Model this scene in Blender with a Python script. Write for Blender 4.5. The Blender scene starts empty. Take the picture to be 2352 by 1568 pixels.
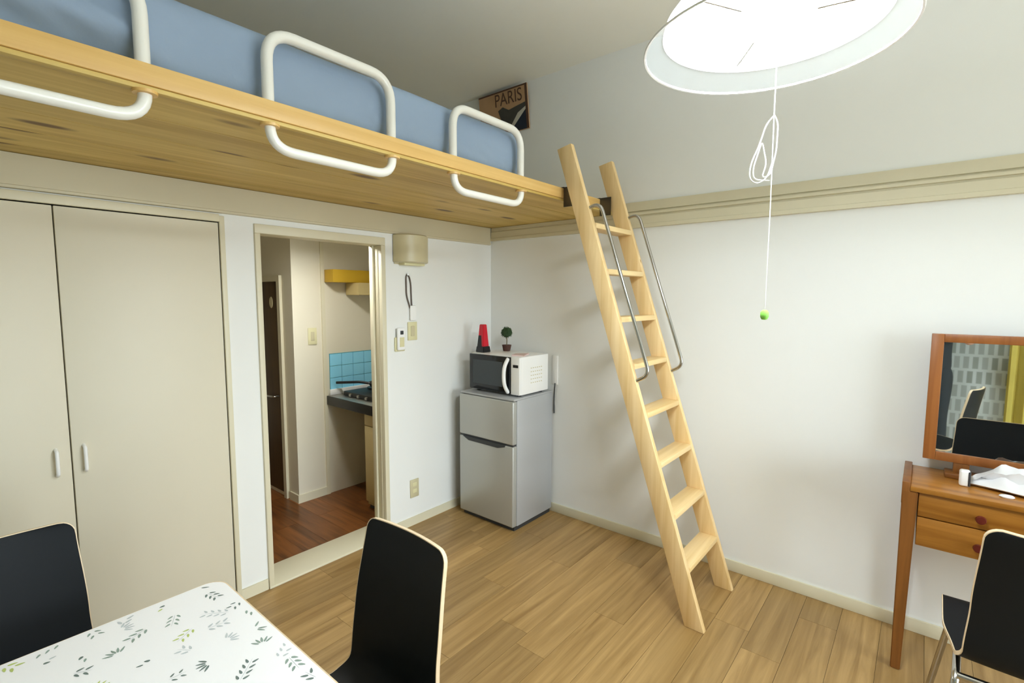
import bpy, bmesh, math, random
from mathutils import Vector, Matrix
random.seed(7)
sc = bpy.context.scene
col = sc.collection

# ------------------------------------------------------------------ camera, world, exposure
F_PX, YAW, PIT, ROL = 1146.46, 0.8800, 0.0903, 0.0029
CAM = Vector((-2.7976, -2.5199, 1.5))
fw = Vector((math.sin(YAW)*math.cos(PIT), math.cos(YAW)*math.cos(PIT), -math.sin(PIT)))
r0 = Vector((math.cos(YAW), -math.sin(YAW), 0)); u0 = r0.cross(fw)
rr = r0*math.cos(ROL) + u0*math.sin(ROL); uu = -r0*math.sin(ROL) + u0*math.cos(ROL)
cd = bpy.data.cameras.new('camera'); cam = bpy.data.objects.new('camera', cd); col.objects.link(cam)
cd.sensor_width = 36; cd.lens = F_PX/2352*36; cd.clip_start = 0.02
M = Matrix(((rr.x, uu.x, -fw.x, CAM.x), (rr.y, uu.y, -fw.y, CAM.y), (rr.z, uu.z, -fw.z, CAM.z), (0, 0, 0, 1)))
cam.matrix_world = M
sc.camera = cam
w = bpy.data.worlds.new('world'); sc.world = w; w.use_nodes = True
# overcast sky outside the added fill window: even sky above the horizon, duller ground below it
nt_ = w.node_tree; tc_ = nt_.nodes.new('ShaderNodeTexCoord'); sx_ = nt_.nodes.new('ShaderNodeSeparateXYZ'); cr_ = nt_.nodes.new('ShaderNodeValToRGB')
mr_ = nt_.nodes.new('ShaderNodeMapRange'); mr_.inputs[1].default_value = -0.1; mr_.inputs[2].default_value = 0.1
nt_.links.new(tc_.outputs['Generated'], sx_.inputs[0]); nt_.links.new(sx_.outputs['Z'], mr_.inputs[0]); nt_.links.new(mr_.outputs[0], cr_.inputs[0])
cr_.color_ramp.elements[0].color = (0.38, 0.43, 0.45, 1); cr_.color_ramp.elements[1].color = (0.82, 0.93, 1.0, 1)
nt_.links.new(cr_.outputs[0], nt_.nodes['Background'].inputs[0])
w.node_tree.nodes['Background'].inputs[1].default_value = 14.4
# daylight portal in the fill window added behind the camera (guides sky sampling, emits nothing itself)
BWX0, BWX1, BWZ1 = -2.6, -0.2, 2.25
pd = bpy.data.lights.new('sky_portal', 'AREA'); pd.shape = 'RECTANGLE'; pd.size = BWX1-BWX0; pd.size_y = BWZ1-0.05; pd.cycles.is_portal = True
pob = bpy.data.objects.new('sky_portal', pd); col.objects.link(pob)
pob.location = ((BWX0+BWX1)/2, -5.79, BWZ1/2); pob.rotation_euler = (math.pi/2, 0, 0)
vs = sc.view_settings
vs.view_transform = 'Standard'; vs.look = 'None'; vs.gamma = 1; vs.exposure = 0.13; vs.use_curve_mapping = False
try:
    sc.cycles.use_denoising = True
    sc.cycles.max_bounces = 6; sc.cycles.diffuse_bounces = 5; sc.cycles.glossy_bounces = 3; sc.cycles.transmission_bounces = 4; sc.cycles.transparent_max_bounces = 6; sc.cycles.caustics_reflective = False; sc.cycles.caustics_refractive = False; sc.cycles.use_adaptive_sampling = True; sc.cycles.adaptive_threshold = 0.06
    sc.cycles.sample_clamp_indirect = 6
except Exception: pass
LAMP_STRENGTH = 140.0
KITCHEN_FILL_STRENGTH = 110.0
CEIL = 2.956

# ------------------------------------------------------------------ materials
MATS = {}
def rgb(r, g, b):
    f = lambda c: ((c/255)/12.92 if c/255 <= 0.04045 else ((c/255+0.055)/1.055)**2.4)
    return (f(r), f(g), f(b), 1)
def newmat(name):
    m = bpy.data.materials.new(name); m.use_nodes = True
    nt = m.node_tree; b = nt.nodes['Principled BSDF']; MATS[name] = m
    return m, nt, b
def plain(name, c, rough=0.6, metal=0.0, var=0.05, scale=8.0, bump=0.0, bscale=200.0, coat=0.0, spec=0.5):
    m, nt, b = newmat(name)
    tc = nt.nodes.new('ShaderNodeTexCoord'); n = nt.nodes.new('ShaderNodeTexNoise')
    n.inputs['Scale'].default_value = scale; n.inputs['Detail'].default_value = 4
    nt.links.new(tc.outputs['Object'], n.inputs['Vector'])
    mx = nt.nodes.new('ShaderNodeMix'); mx.data_type = 'RGBA'
    mx.inputs[6].default_value = tuple(v*(1-var) for v in c[:3])+(1,)
    mx.inputs[7].default_value = tuple(min(1, v*(1+var)) for v in c[:3])+(1,)
    nt.links.new(n.outputs['Fac'], mx.inputs[0]); nt.links.new(mx.outputs[2], b.inputs['Base Color'])
    b.inputs['Roughness'].default_value = rough; b.inputs['Metallic'].default_value = metal
    b.inputs['Coat Weight'].default_value = coat; b.inputs['Specular IOR Level'].default_value = spec
    if bump > 0:
        n2 = nt.nodes.new('ShaderNodeTexNoise'); n2.inputs['Scale'].default_value = bscale
        nt.links.new(tc.outputs['Object'], n2.inputs['Vector'])
        bp = nt.nodes.new('ShaderNodeBump'); bp.inputs['Strength'].default_value = bump; bp.inputs['Distance'].default_value = 0.002
        nt.links.new(n2.outputs['Fac'], bp.inputs['Height']); nt.links.new(bp.outputs[0], b.inputs['Normal'])
    return m
def wood(name, c1, c2, axis='x', along=1.2, across=22.0, rough=0.45, rnd=0.18, knots=0.0, knotc=None, coat=0.0, contrast=(0.3, 0.72)):
    m, nt, b = newmat(name); L = nt.links.new
    tc = nt.nodes.new('ShaderNodeTexCoord'); mp = nt.nodes.new('ShaderNodeMapping')
    s = {'x': (along, across, across), 'y': (across, along, across), 'z': (across, across, along)}[axis]
    mp.inputs['Scale'].default_value = s
    oi = nt.nodes.new('ShaderNodeObjectInfo')
    add = nt.nodes.new('ShaderNodeVectorMath'); add.operation = 'ADD'
    mul = nt.nodes.new('ShaderNodeMath'); mul.operation = 'MULTIPLY'; mul.inputs[1].default_value = 37.0
    L(oi.outputs['Random'], mul.inputs[0]); L(tc.outputs['Object'], add.inputs[0]); L(mul.outputs[0], add.inputs[1])
    L(add.outputs[0], mp.inputs['Vector'])
    n = nt.nodes.new('ShaderNodeTexNoise'); n.inputs['Scale'].default_value = 1.0; n.inputs['Detail'].default_value = 7
    n.inputs['Roughness'].default_value = 0.6; n.inputs['Distortion'].default_value = 0.7
    L(mp.outputs[0], n.inputs['Vector'])
    cr = nt.nodes.new('ShaderNodeValToRGB'); cr.color_ramp.elements[0].position = contrast[0]; cr.color_ramp.elements[1].position = contrast[1]
    cr.color_ramp.elements[0].color = c1; cr.color_ramp.elements[1].color = c2
    L(n.outputs['Fac'], cr.inputs[0])
    out = cr.outputs[0]
    if knots > 0:
        mp2 = nt.nodes.new('ShaderNodeMapping'); k = 0.45
        mp2.inputs['Scale'].default_value = {'x': (2.2, 7, 7), 'y': (7, 2.2, 7), 'z': (7, 7, 2.2)}[axis]
        L(add.outputs[0], mp2.inputs['Vector'])
        vo = nt.nodes.new('ShaderNodeTexVoronoi'); vo.inputs['Scale'].default_value = 1.0; L(mp2.outputs[0], vo.inputs['Vector'])
        kr = nt.nodes.new('ShaderNodeValToRGB'); kr.color_ramp.elements[0].position = knots*0.5; kr.color_ramp.elements[1].position = knots
        kr.color_ramp.elements[0].color = (1, 1, 1, 1); kr.color_ramp.elements[1].color = (0, 0, 0, 1); L(vo.outputs['Distance'], kr.inputs[0])
        mk = nt.nodes.new('ShaderNodeMix'); mk.data_type = 'RGBA'; mk.inputs[7].default_value = knotc or c1
        L(kr.outputs[0], mk.inputs[0]); L(out, mk.inputs[6]); out = mk.outputs[2]
    hs = nt.nodes.new('ShaderNodeHueSaturation')
    mr = nt.nodes.new('ShaderNodeMapRange'); mr.inputs[3].default_value = 1-rnd; mr.inputs[4].default_value = 1+rnd
    L(oi.outputs['Random'], mr.inputs[0]); L(mr.outputs[0], hs.inputs['Value']); L(out, hs.inputs['Color'])
    L(hs.outputs[0], b.inputs['Base Color'])
    b.inputs['Roughness'].default_value = rough; b.inputs['Coat Weight'].default_value = coat
    bp = nt.nodes.new('ShaderNodeBump'); bp.inputs['Strength'].default_value = 0.12; bp.inputs['Distance'].default_value = 0.001
    L(n.outputs['Fac'], bp.inputs['Height']); L(bp.outputs[0], b.inputs['Normal'])
    return m
def emit(name, c, s):
    m, nt, b = newmat(name)
    b.inputs['Base Color'].default_value = c; b.inputs['Emission Color'].default_value = c; b.inputs['Emission Strength'].default_value = s
    return m

plain('wallpaper', rgb(238, 239, 236), 0.85, var=0.015, scale=3)
plain('ceiling_paper', rgb(244, 243, 234), 0.9, var=0.02, scale=3)
plain('kitchen_wall', rgb(226, 219, 198), 0.8, var=0.02, scale=3)
plain('cream_trim', rgb(222, 215, 188), 0.45, var=0.02, scale=5)
plain('rail_trim', rgb(212, 204, 176), 0.5, var=0.03, scale=5)
plain('closet_door', rgb(222, 215, 194), 0.5, var=0.015, scale=2)
plain('dark_gap', rgb(40, 36, 30), 0.9)
plain('white_plastic', rgb(246, 246, 244), 0.35, var=0.01)
plain('cream_plastic', rgb(222, 216, 172), 0.4, var=0.02)
plain('beige_plastic', rgb(205, 196, 160), 0.35, var=0.02)
plain('white_metal', rgb(238, 236, 228), 0.3, var=0.01, coat=0.3)
plain('black_laminate', rgb(15, 20, 24), 0.55, var=0.1, scale=4, spec=0.25)
plain('ply_edge', rgb(226, 204, 170), 0.55, var=0.08, scale=60)
plain('chrome', rgb(190, 188, 184), 0.16, metal=1.0, var=0.02)
plain('steel_dark', rgb(96, 92, 84), 0.35, metal=1.0, var=0.05)
plain('fridge_silver', rgb(186, 187, 182), 0.36, metal=0.4, var=0.02, scale=3)
plain('fridge_side', rgb(184, 186, 188), 0.45, metal=0.25, var=0.01, scale=3)
plain('dark_plastic', rgb(52, 54, 56), 0.5)
plain('black_glass', rgb(14, 16, 20), 0.12, var=0.02)
plain('window_glass', rgb(52, 60, 64), 0.14, var=0.05, scale=60)
plain('sheet_blue', rgb(144, 162, 184), 0.85, var=0.06, scale=5, bump=0.25, bscale=60)
plain('cloth_white', rgb(252, 252, 254), 0.45, var=0.01)
plain('print_green', rgb(142, 160, 150), 0.6, var=0.1)
plain('print_grey', rgb(196, 203, 206), 0.6, var=0.1)
plain('print_dark', rgb(108, 124, 120), 0.6, var=0.1)
plain('print_lime', rgb(186, 200, 118), 0.6, var=0.1)
plain('red_gloss', rgb(206, 22, 44), 0.25, var=0.05)
plain('black_gloss', rgb(16, 15, 18), 0.2)
plain('leaf_green', rgb(44, 72, 36), 0.7, var=0.35, scale=60)
plain('stem_brown', rgb(120, 110, 80), 0.8)
plain('pot_brown', rgb(84, 54, 44), 0.7, var=0.2, scale=40)
plain('pink_paper', rgb(222, 196, 190), 0.8)
plain('paper_white', rgb(240, 240, 242), 0.7, var=0.01)
plain('counter_steel', rgb(190, 188, 180), 0.3, metal=0.9, var=0.05)
plain('counter_black', rgb(26, 26, 22), 0.45)
plain('cabinet_cream', rgb(196, 176, 122), 0.5, var=0.03)
plain('tile_blue', rgb(146, 222, 255), 0.5, var=0.05, scale=9, coat=0.3)
plain('grout', rgb(80, 150, 164), 0.8)
plain('pan_black', rgb(14, 14, 16), 0.35)
plain('cord_white', rgb(244, 244, 240), 0.6)
plain('knob_green', rgb(150, 226, 96), 0.5, var=0.08, scale=80)
plain('wire_brown', rgb(96, 84, 76), 0.5)
plain('curtain_yellow', rgb(226, 208, 104), 0.8, var=0.08, scale=6)
plain('valance_wood', rgb(190, 152, 30), 0.5, var=0.08)
plain('mirror_silver', rgb(226, 230, 230), 0.015, metal=1.0, var=0.0)
plain('knob_red', rgb(96, 34, 22), 0.35, var=0.1)
plain('cloth_dark', rgb(30, 36, 38), 0.85, var=0.15, scale=20)
plain('skin', rgb(214, 168, 146), 0.55, var=0.05, scale=20)
plain('hair_black', rgb(20, 17, 16), 0.6, var=0.2, scale=60)
plain('poster_tan', rgb(178, 142, 104), 0.7, var=0.2, scale=10)
plain('poster_dark', rgb(66, 64, 58), 0.7, var=0.35, scale=25)
plain('poster_navy', rgb(26, 36, 52), 0.7, var=0.3, scale=18)
plain('poster_pale', rgb(188, 184, 170), 0.7)
plain('poster_ink', rgb(82, 56, 38), 0.7)
plain('oval_plate', rgb(212, 200, 160), 0.3, metal=0.3)
plain('glass_clear', rgb(214, 226, 232), 0.05)
wood('floor_oak', rgb(134, 102, 54), rgb(186, 152, 98), 'x', 1.3, 24, 0.40, 0.13, contrast=(0.28, 0.75))
wood('kitchen_oak', rgb(82, 46, 18), rgb(150, 92, 44), 'y', 1.5, 20, 0.35, 0.2)
wood('loft_board', rgb(186, 152, 74), rgb(224, 196, 116), 'x', 1.0, 20, 0.5, 0.07, knots=0.19, knotc=rgb(112, 80, 36))
wood('fascia_pine', rgb(212, 168, 94), rgb(232, 194, 124), 'x', 1.0, 24, 0.4, 0.03)
wood('ladder_pine', rgb(222, 186, 124), rgb(244, 216, 166), 'z', 1.0, 24, 0.45, 0.03, knots=0.05, knotc=rgb(170, 126, 74))
wood('tread_pine', rgb(224, 190, 128), rgb(246, 218, 166), 'x', 1.0, 24, 0.45, 0.04)
wood('desk_oak', rgb(142, 88, 26), rgb(182, 124, 50), 'y', 1.4, 26, 0.35, 0.03, coat=0.2)
wood('desk_leg', rgb(108, 64, 24), rgb(140, 88, 38), 'z', 1.4, 26, 0.4, 0.03)
wood('mirror_frame', rgb(132, 76, 32), rgb(160, 100, 50), 'z', 1.4, 26, 0.4, 0.03)
wood('door_brown', rgb(58, 42, 22), rgb(84, 62, 34), 'z', 1.0, 18, 0.45, 0.02)

# translucent acrylic for the lamp shade
def acrylic(name, c, transp, transl):
    m = bpy.data.materials.new(name); m.use_nodes = True; MATS[name] = m
    nt = m.node_tree; nt.nodes.clear(); L = nt.links.new
    o = nt.nodes.new('ShaderNodeOutputMaterial')
    tr = nt.nodes.new('ShaderNodeBsdfTransparent'); tr.inputs[0].default_value = (1, 1, 1, 1)
    tl = nt.nodes.new('ShaderNodeBsdfTranslucent'); tl.inputs[0].default_value = c
    df = nt.nodes.new('ShaderNodeBsdfDiffuse'); df.inputs[0].default_value = c
    gl = nt.nodes.new('ShaderNodeBsdfGlossy'); gl.inputs['Roughness'].default_value = 0.15
    m1 = nt.nodes.new('ShaderNodeMixShader'); m1.inputs[0].default_value = transl; L(df.outputs[0], m1.inputs[1]); L(tl.outputs[0], m1.inputs[2])
    m2 = nt.nodes.new('ShaderNodeMixShader'); m2.inputs[0].default_value = transp; L(m1.outputs[0], m2.inputs[1]); L(tr.outputs[0], m2.inputs[2])
    m3 = nt.nodes.new('ShaderNodeMixShader'); m3.inputs[0].default_value = 0.04; L(m2.outputs[0], m3.inputs[1]); L(gl.outputs[0], m3.inputs[2])
    L(m3.outputs[0], o.inputs[0])
acrylic('shade_dome', (0.96, 0.96, 0.95, 1), 0.28, 0.88)
acrylic('shade_top', (0.96, 0.96, 0.95, 1), 0.80, 0.9)
acrylic('shade_rim', (0.62, 0.66, 0.66, 1), 0.90, 0.5)
acrylic('pane_glass', (0.9, 0.95, 0.95, 1), 0.95, 0.5)
emit('tube_glow', (0.86, 0.945, 1.0, 1), LAMP_STRENGTH)
emit('kitchen_fill_glow', (0.97, 0.97, 0.93, 1), KITCHEN_FILL_STRENGTH)
# printed block wallpaper of the wall behind the camera (seen in the mirror)
def block_paper():
    m, nt, b = newmat('block_paper'); L = nt.links.new
    tc = nt.nodes.new('ShaderNodeTexCoord'); sp = nt.nodes.new('ShaderNodeSeparateXYZ'); cb = nt.nodes.new('ShaderNodeCombineXYZ')
    L(tc.outputs['Object'], sp.inputs[0]); L(sp.outputs['Y'], cb.inputs['X']); L(sp.outputs['Z'], cb.inputs['Y'])
    br = nt.nodes.new('ShaderNodeTexBrick'); L(cb.outputs[0], br.inputs['Vector'])
    br.inputs['Scale'].default_value = 1.0; br.inputs['Brick Width'].default_value = 0.062; br.inputs['Row Height'].default_value = 0.13
    br.inputs['Mortar Size'].default_value = 0.016; br.inputs['Mortar Smooth'].default_value = 0.5
    br.inputs['Color1'].default_value = rgb(132, 138, 128); br.inputs['Color2'].default_value = rgb(160, 166, 160); br.inputs['Mortar'].default_value = rgb(184, 190, 186)
    L(br.outputs['Color'], b.inputs['Base Color']); b.inputs['Roughness'].default_value = 0.85
block_paper()

# ------------------------------------------------------------------ mesh helpers
def wloc(o):
    v = Vector((0, 0, 0))
    while o is not None:
        v += o.location; o = o.parent
    return v
def finish(name, bm, mat, parent=None, smooth=None, pivot=None):
    bmesh.ops.recalc_face_normals(bm, faces=bm.faces)
    me = bpy.data.meshes.new(name); 
    if parent is not None:
        off = wloc(parent)
    elif pivot is not None:
        off = Vector(pivot)
    else:
        xs = [v.co for v in bm.verts]
        off = Vector(((min(v.x for v in xs)+max(v.x for v in xs))/2, (min(v.y for v in xs)+max(v.y for v in xs))/2, min(v.z for v in xs)))
    if parent is not None:   # origin of a part at its own centre
        xs = [v.co for v in bm.verts]
        c = Vector(((min(v.x for v in xs)+max(v.x for v in xs))/2, (min(v.y for v in xs)+max(v.y for v in xs))/2, (min(v.z for v in xs)+max(v.z for v in xs))/2))
        bmesh.ops.translate(bm, verts=bm.verts, vec=-c)
        loc = c-off
    else:
        bmesh.ops.translate(bm, verts=bm.verts, vec=-off); loc = off
    bm.to_mesh(me); bm.free()
    o = bpy.data.objects.new(name, me); col.objects.link(o)
    o.parent = parent; o.location = loc
    for m in (mat if isinstance(mat, (list, tuple)) else [mat]): me.materials.append(MATS[m])
    if smooth is not None:
        me.shade_smooth(); me.set_sharp_from_angle(angle=smooth)
    return o
def box_bm(bm, x0, x1, y0, y1, z0, z1, bevel=0.0, seg=2):
    x0, x1 = sorted((x0, x1)); y0, y1 = sorted((y0, y1)); z0, z1 = sorted((z0, z1))
    t = bmesh.new()
    bmesh.ops.create_cube(t, size=1.0)
    for v in t.verts:
        v.co = Vector(((x0+x1)/2+v.co.x*(x1-x0), (y0+y1)/2+v.co.y*(y1-y0), (z0+z1)/2+v.co.z*(z1-z0)))
    if bevel > 0:
        bmesh.ops.bevel(t, geom=list(t.edges), offset=bevel, segments=seg, affect='EDGES', profile=0.5)
    me = bpy.data.meshes.new('t'); t.to_mesh(me); t.free(); bm.from_mesh(me); bpy.data.meshes.remove(me)
def box(name, x0, x1, y0, y1, z0, z1, mat, parent=None, bevel=0.0, seg=2):
    bm = bmesh.new(); box_bm(bm, x0, x1, y0, y1, z0, z1, bevel, seg)
    return finish(name, bm, mat, parent, smooth=0.6 if bevel > 0 else None)
def boxes(name, lst, mat, parent=None):
    bm = bmesh.new()
    for b in lst: box_bm(bm, *b)
    return finish(name, bm, mat, parent)
def rounded(pts, rad, n=6, closed=False):
    pts = [Vector(p) for p in pts]; out = []; N = len(pts)
    for i, p in enumerate(pts):
        r = rad[i] if isinstance(rad, (list, tuple)) else rad
        if (not closed and i in (0, N-1)) or r <= 0: out.append(p); continue
        a = pts[i-1]; b = pts[(i+1) % N]
        d1 = (a-p); d2 = (b-p)
        f1 = 0.95 if (not closed and i == 1) else 0.49; f2 = 0.95 if (not closed and i == N-2) else 0.49
        r1 = min(r, d1.length*f1); r2 = min(r, d2.length*f2); d1.normalize(); d2.normalize()
        s = p+d1*r1; e = p+d2*r2
        for k in range(n+1):
            t = k/n; out.append(s*(1-t)**2+p*2*t*(1-t)+e*t*t)
    return out
def tube_bm(bm, pts, r, seg=10, closed=False):
    pts = [Vector(p) for p in pts]; N = len(pts); rings = []
    tang = []
    for i in range(N):
        a = pts[i-1] if (i > 0 or closed) else pts[i]; b = pts[(i+1) % N] if (i < N-1 or closed) else pts[i]
        tang.append((b-a).normalized())
    up = Vector((0, 0, 1)) if abs(tang[0].z) < 0.9 else Vector((1, 0, 0))
    nrm = tang[0].cross(up).normalized()
    for i in range(N):
        nrm = (nrm-tang[i]*nrm.dot(tang[i])).normalized(); bn = tang[i].cross(nrm)
        ri = r[i] if isinstance(r, (list, tuple)) else r
        rings.append([bm.verts.new(pts[i]+nrm*ri*math.cos(2*math.pi*k/seg)+bn*ri*math.sin(2*math.pi*k/seg)) for k in range(seg)])
    for i in range(N if closed else N-1):
        A = rings[i]; B = rings[(i+1) % N]
        off = 0
        if closed and i == N-1:
            off = min(range(seg), key=lambda k: (A[0].co-B[k].co).length)
        for k in range(seg):
            bm.faces.new((A[k], A[(k+1) % seg], B[(k+1+off) % seg], B[(k+off) % seg]))
    if not closed:
        bm.faces.new(rings[0]); bm.faces.new(list(reversed(rings[-1])))
def tube(name, pts, r, mat, parent=None, seg=10, closed=False):
    bm = bmesh.new(); tube_bm(bm, pts, r, seg, closed)
    return finish(name, bm, mat, parent, smooth=0.9)
def lathe_bm(bm, prof, c, seg=48, a0=0.0, a1=2*math.pi):
    full = abs(a1-a0-2*math.pi) < 1e-6; rings = []
    n = seg if full else seg+1
    for (r, z) in prof:
        if r < 1e-6: rings.append([bm.verts.new((c[0], c[1], c[2]+z))]*n); continue
        rings.append([bm.verts.new((c[0]+r*math.cos(a0+(a1-a0)*k/seg), c[1]+r*math.sin(a0+(a1-a0)*k/seg), c[2]+z)) for k in range(n)])
    for A, B in zip(rings, rings[1:]):
        for k in range(seg):
            k2 = (k+1) % n
            vs_ = [A[k], A[k2], B[k2], B[k]]; q = []
            for v in vs_:
                if v not in q: q.append(v)
            if len(q) >= 3: bm.faces.new(q)
def lathe(name, prof, c, mat, parent=None, seg=48, sharp=0.7):
    bm = bmesh.new(); lathe_bm(bm, prof, c, seg)
    return finish(name, bm, mat, parent, smooth=sharp)
def prism_bm(bm, poly, d):
    d = Vector(d); a = [bm.verts.new(p) for p in poly]; b = [bm.verts.new(Vector(p)+d) for p in poly]
    n = len(a); bm.faces.new(a); bm.faces.new(list(reversed(b)))
    for i in range(n): bm.faces.new((a[i], b[i], b[(i+1) % n], a[(i+1) % n]))
def prism(name, poly, d, mat, parent=None, bevel=0.0):
    bm = bmesh.new(); prism_bm(bm, poly, d)
    if bevel > 0: 
        bmesh.ops.recalc_face_normals(bm, faces=bm.faces)
        bmesh.ops.bevel(bm, geom=list(bm.edges), offset=bevel, segments=2, affect='EDGES', profile=0.5)
    return finish(name, bm, mat, parent, smooth=0.5 if bevel > 0 else None)
def empty(name, loc):
    o = bpy.data.objects.new(name, None); col.objects.link(o); o.location = loc; o.empty_display_size = 0.05
    return o
def tag(o, label, cat, group=None):
    o['label'] = label; o['category'] = cat
    if group: o['group'] = group
    return o
def struct(o, label=None):
    o['kind'] = 'structure'
    if label: o['label'] = label
    return o
def copy_tree(o, parent=None):
    c = o.copy(); col.objects.link(c); c.parent = parent
    for ch in list(o.children):
        if ch is not c: copy_tree(ch, c)
    return c

# ------------------------------------------------------------------ room shell
XL, YR = -3.4, -5.8            # side wall behind the camera, rear wall
YB = 1.2                       # back of the loft
DX0, DX1, DZ = -1.683, -0.985, 1.80   # doorway
CX0, CXS, CX1, CZ = -3.0, -2.430, -1.863, 1.835   # closet
WT = 0.095
wl = boxes('wall_left', [
    (XL, CX0, 0, WT, 0, 2.0), (CX1, DX0-0.026, 0, WT, 0, 2.0), (DX1+0.030, 0, 0, WT, 0, 2.0),
    (CX0, CX1, 0, WT, CZ, 2.0), (DX0-0.026, DX1+0.030, 0, WT, DZ+0.045, 2.0), (CX0, CX1, 0, WT, 0, 0.03),
    (CX0, CX1, WT-0.02, WT, 0.03, CZ)], 'wallpaper'); struct(wl, 'white papered wall with closet and kitchen doorway under the loft')
struct(box('wall_right', 0, 0.1, YR, YB, -0.05, CEIL, 'wallpaper'), 'long white papered wall behind ladder and fridge')
struct(boxes('wall_rear', [(XL, BWX0, YR-0.1, YR, -0.05, CEIL), (BWX1, 0, YR-0.1, YR, -0.05, CEIL), (BWX0, BWX1, YR-0.1, YR, BWZ1, CEIL), (BWX0, BWX1, YR-0.1, YR, -0.05, 0.05)], 'wallpaper'), 'white wall with the added fill window behind the camera')
bw = struct(boxes('window_fill', [(BWX0, BWX0+0.05, YR-0.08, YR-0.03, 0.05, BWZ1), (BWX1-0.05, BWX1, YR-0.08, YR-0.03, 0.05, BWZ1), (BWX0, BWX1, YR-0.08, YR-0.03, 0.05, 0.10), (BWX0, BWX1, YR-0.08, YR-0.03, BWZ1-0.05, BWZ1), ((BWX0+BWX1)/2-0.03, (BWX0+BWX1)/2+0.03, YR-0.08, YR-0.03, 0.05, BWZ1)], 'white_metal'), 'white framed window added behind the camera for fill light')  # unseen window, added so daylight brightens the closets, loft and ceiling
for (xa, xb) in ((BWX0+0.05, (BWX0+BWX1)/2-0.03), ((BWX0+BWX1)/2+0.03, BWX1-0.05)):
    box('pane', xa, xb, YR-0.058, YR-0.052, 0.10, BWZ1-0.05, 'pane_glass', bw)
struct(box('wall_loft', XL, 0, YB, YB+0.1, 2.0, CEIL, 'wallpaper'), 'white wall at the back of the loft')
# side wall with a window hole
WY0, WY1, WZ0, WZ1 = -4.15, -3.2, 0.75, 1.95
ws = boxes('wall_side', [(XL-0.1, XL, YR, WY0, -0.05, CEIL), (XL-0.1, XL, WY1, YB, -0.05, CEIL), (XL-0.1, XL, WY0, WY1, -0.05, WZ0), (XL-0.1, XL, WY0, WY1, WZ1, CEIL)], 'block_paper')
struct(ws, 'grey block patterned wallpaper wall seen in the mirror')
win = struct(boxes('window_1', [(XL-0.08, XL-0.03, WY0, WY0+0.05, WZ0, WZ1), (XL-0.08, XL-0.03, WY1-0.05, WY1, WZ0, WZ1), (XL-0.08, XL-0.03, WY0, WY1, WZ0, WZ0+0.05), (XL-0.08, XL-0.03, WY0, WY1, WZ1-0.05, WZ1), (XL-0.08, XL-0.03, (WY0+WY1)/2-0.02, (WY0+WY1)/2+0.02, WZ0, WZ1)], 'white_metal'))
box('pane', XL-0.06, XL-0.055, WY0+0.05, WY1-0.05, WZ0+0.05, WZ1-0.05, 'glass_clear', win)
struct(box('ceiling', XL-0.1, 0.1, YR-0.1, YB+0.1, CEIL, CEIL+0.1, 'ceiling_paper'), 'pale grey papered ceiling')

# floor: slab and single planks along x
fl = struct(box('floor', XL, 0, YR, 0.0, -0.05, -0.004, 'dark_gap'), 'light oak plank floor')
PW, PL = 0.152, 0.91
plank_mesh = {}
def plank(x0, x1, y0, y1, z1, mat, parent, zt=0.004):
    key = (round(x1-x0, 3), round(y1-y0, 3), mat)
    if key not in plank_mesh:
        o = box('plank', x0, x1, y0, y1, z1-zt, z1, mat, parent); plank_mesh[key] = o.data; return o
    o = bpy.data.objects.new('plank', plank_mesh[key]); col.objects.link(o); o.parent = parent
    o.location = Vector(((x0+x1)/2, (y0+y1)/2, z1-zt/2))-wloc(parent); return o
ends = {5: -0.375, 6: -0.925, 8: -1.13, 7: -0.55, 9: -0.30, 4: -0.70, 10: -0.80, 11: -1.25, 12: -0.45}
k = -1; rnd = random.Random(3)
while True:
    k += 1
    y1 = -0.018-PW*(k-1); y0 = y1-PW; y1 = min(y1, 0.0)
    if y1 <= YR: break
    y0 = max(y0, YR)
    e = ends.get(k-1+1, -rnd.uniform(0.1, 0.9))
    xs = [0.0]; x = e
    while x > XL+0.05: xs.append(x); x -= PL
    xs.append(XL)
    for a, b in zip(xs, xs[1:]):
        if a-b > 0.02: plank(b+0.0006, a-0.0006, y0+0.0006, y1-0.0006, 0.0, 'floor_oak', fl)

# kitchen and hall shell behind the doorway
KX, KY = -1.078, 0.90
kf = struct(box('floor_kitchen', -2.0, 0, 0.0, 2.5, -0.05, -0.004, 'dark_gap'), 'dark brown plank floor of the kitchen')
x = -2.0
while x < -0.26:
    x2 = min(x+0.15, -0.25)
    for (ya, yb) in (((0.2, 1.1), (1.1, 2.0), (2.0, 2.5)) if int(round(x*100)) % 2 else ((0.2, 0.6), (0.6, 1.5), (1.5, 2.5))):
        plank(x+0.0006, x2-0.0006, ya+0.0006, yb-0.0006, 0.0, 'kitchen_oak', kf)
    x = x2
kw = struct(boxes('wall_kitchen', [(KX, -0.25, KY, KY+0.1, 0, 2.0), (KX, KX+0.1, KY+0.1, 2.5, 0, 2.0)], 'kitchen_wall'), 'cream kitchen end wall with blue tiles')
struct(box('wall_kitchen_right', -0.25, -0.15, WT, KY+0.1, 0, 2.0, 'kitchen_wall'), 'cream kitchen wall behind the worktop')
struct(box('wall_hall_left', -2.1, -2.0, WT, 2.5, 0, 2.0, 'kitchen_wall'), 'cream wall on the left of the hall')
struct(box('wall_hall_end', -2.1, KX+0.1, 2.5, 2.6, 0, 2.0, 'kitchen_wall'), 'cream wall at the end of the hall')
struct(box('ceiling_kitchen', -2.1, -0.15, YB+0.1, 2.6, 2.0, 2.06, 'kitchen_wall'), 'low ceiling of the hall')
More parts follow.
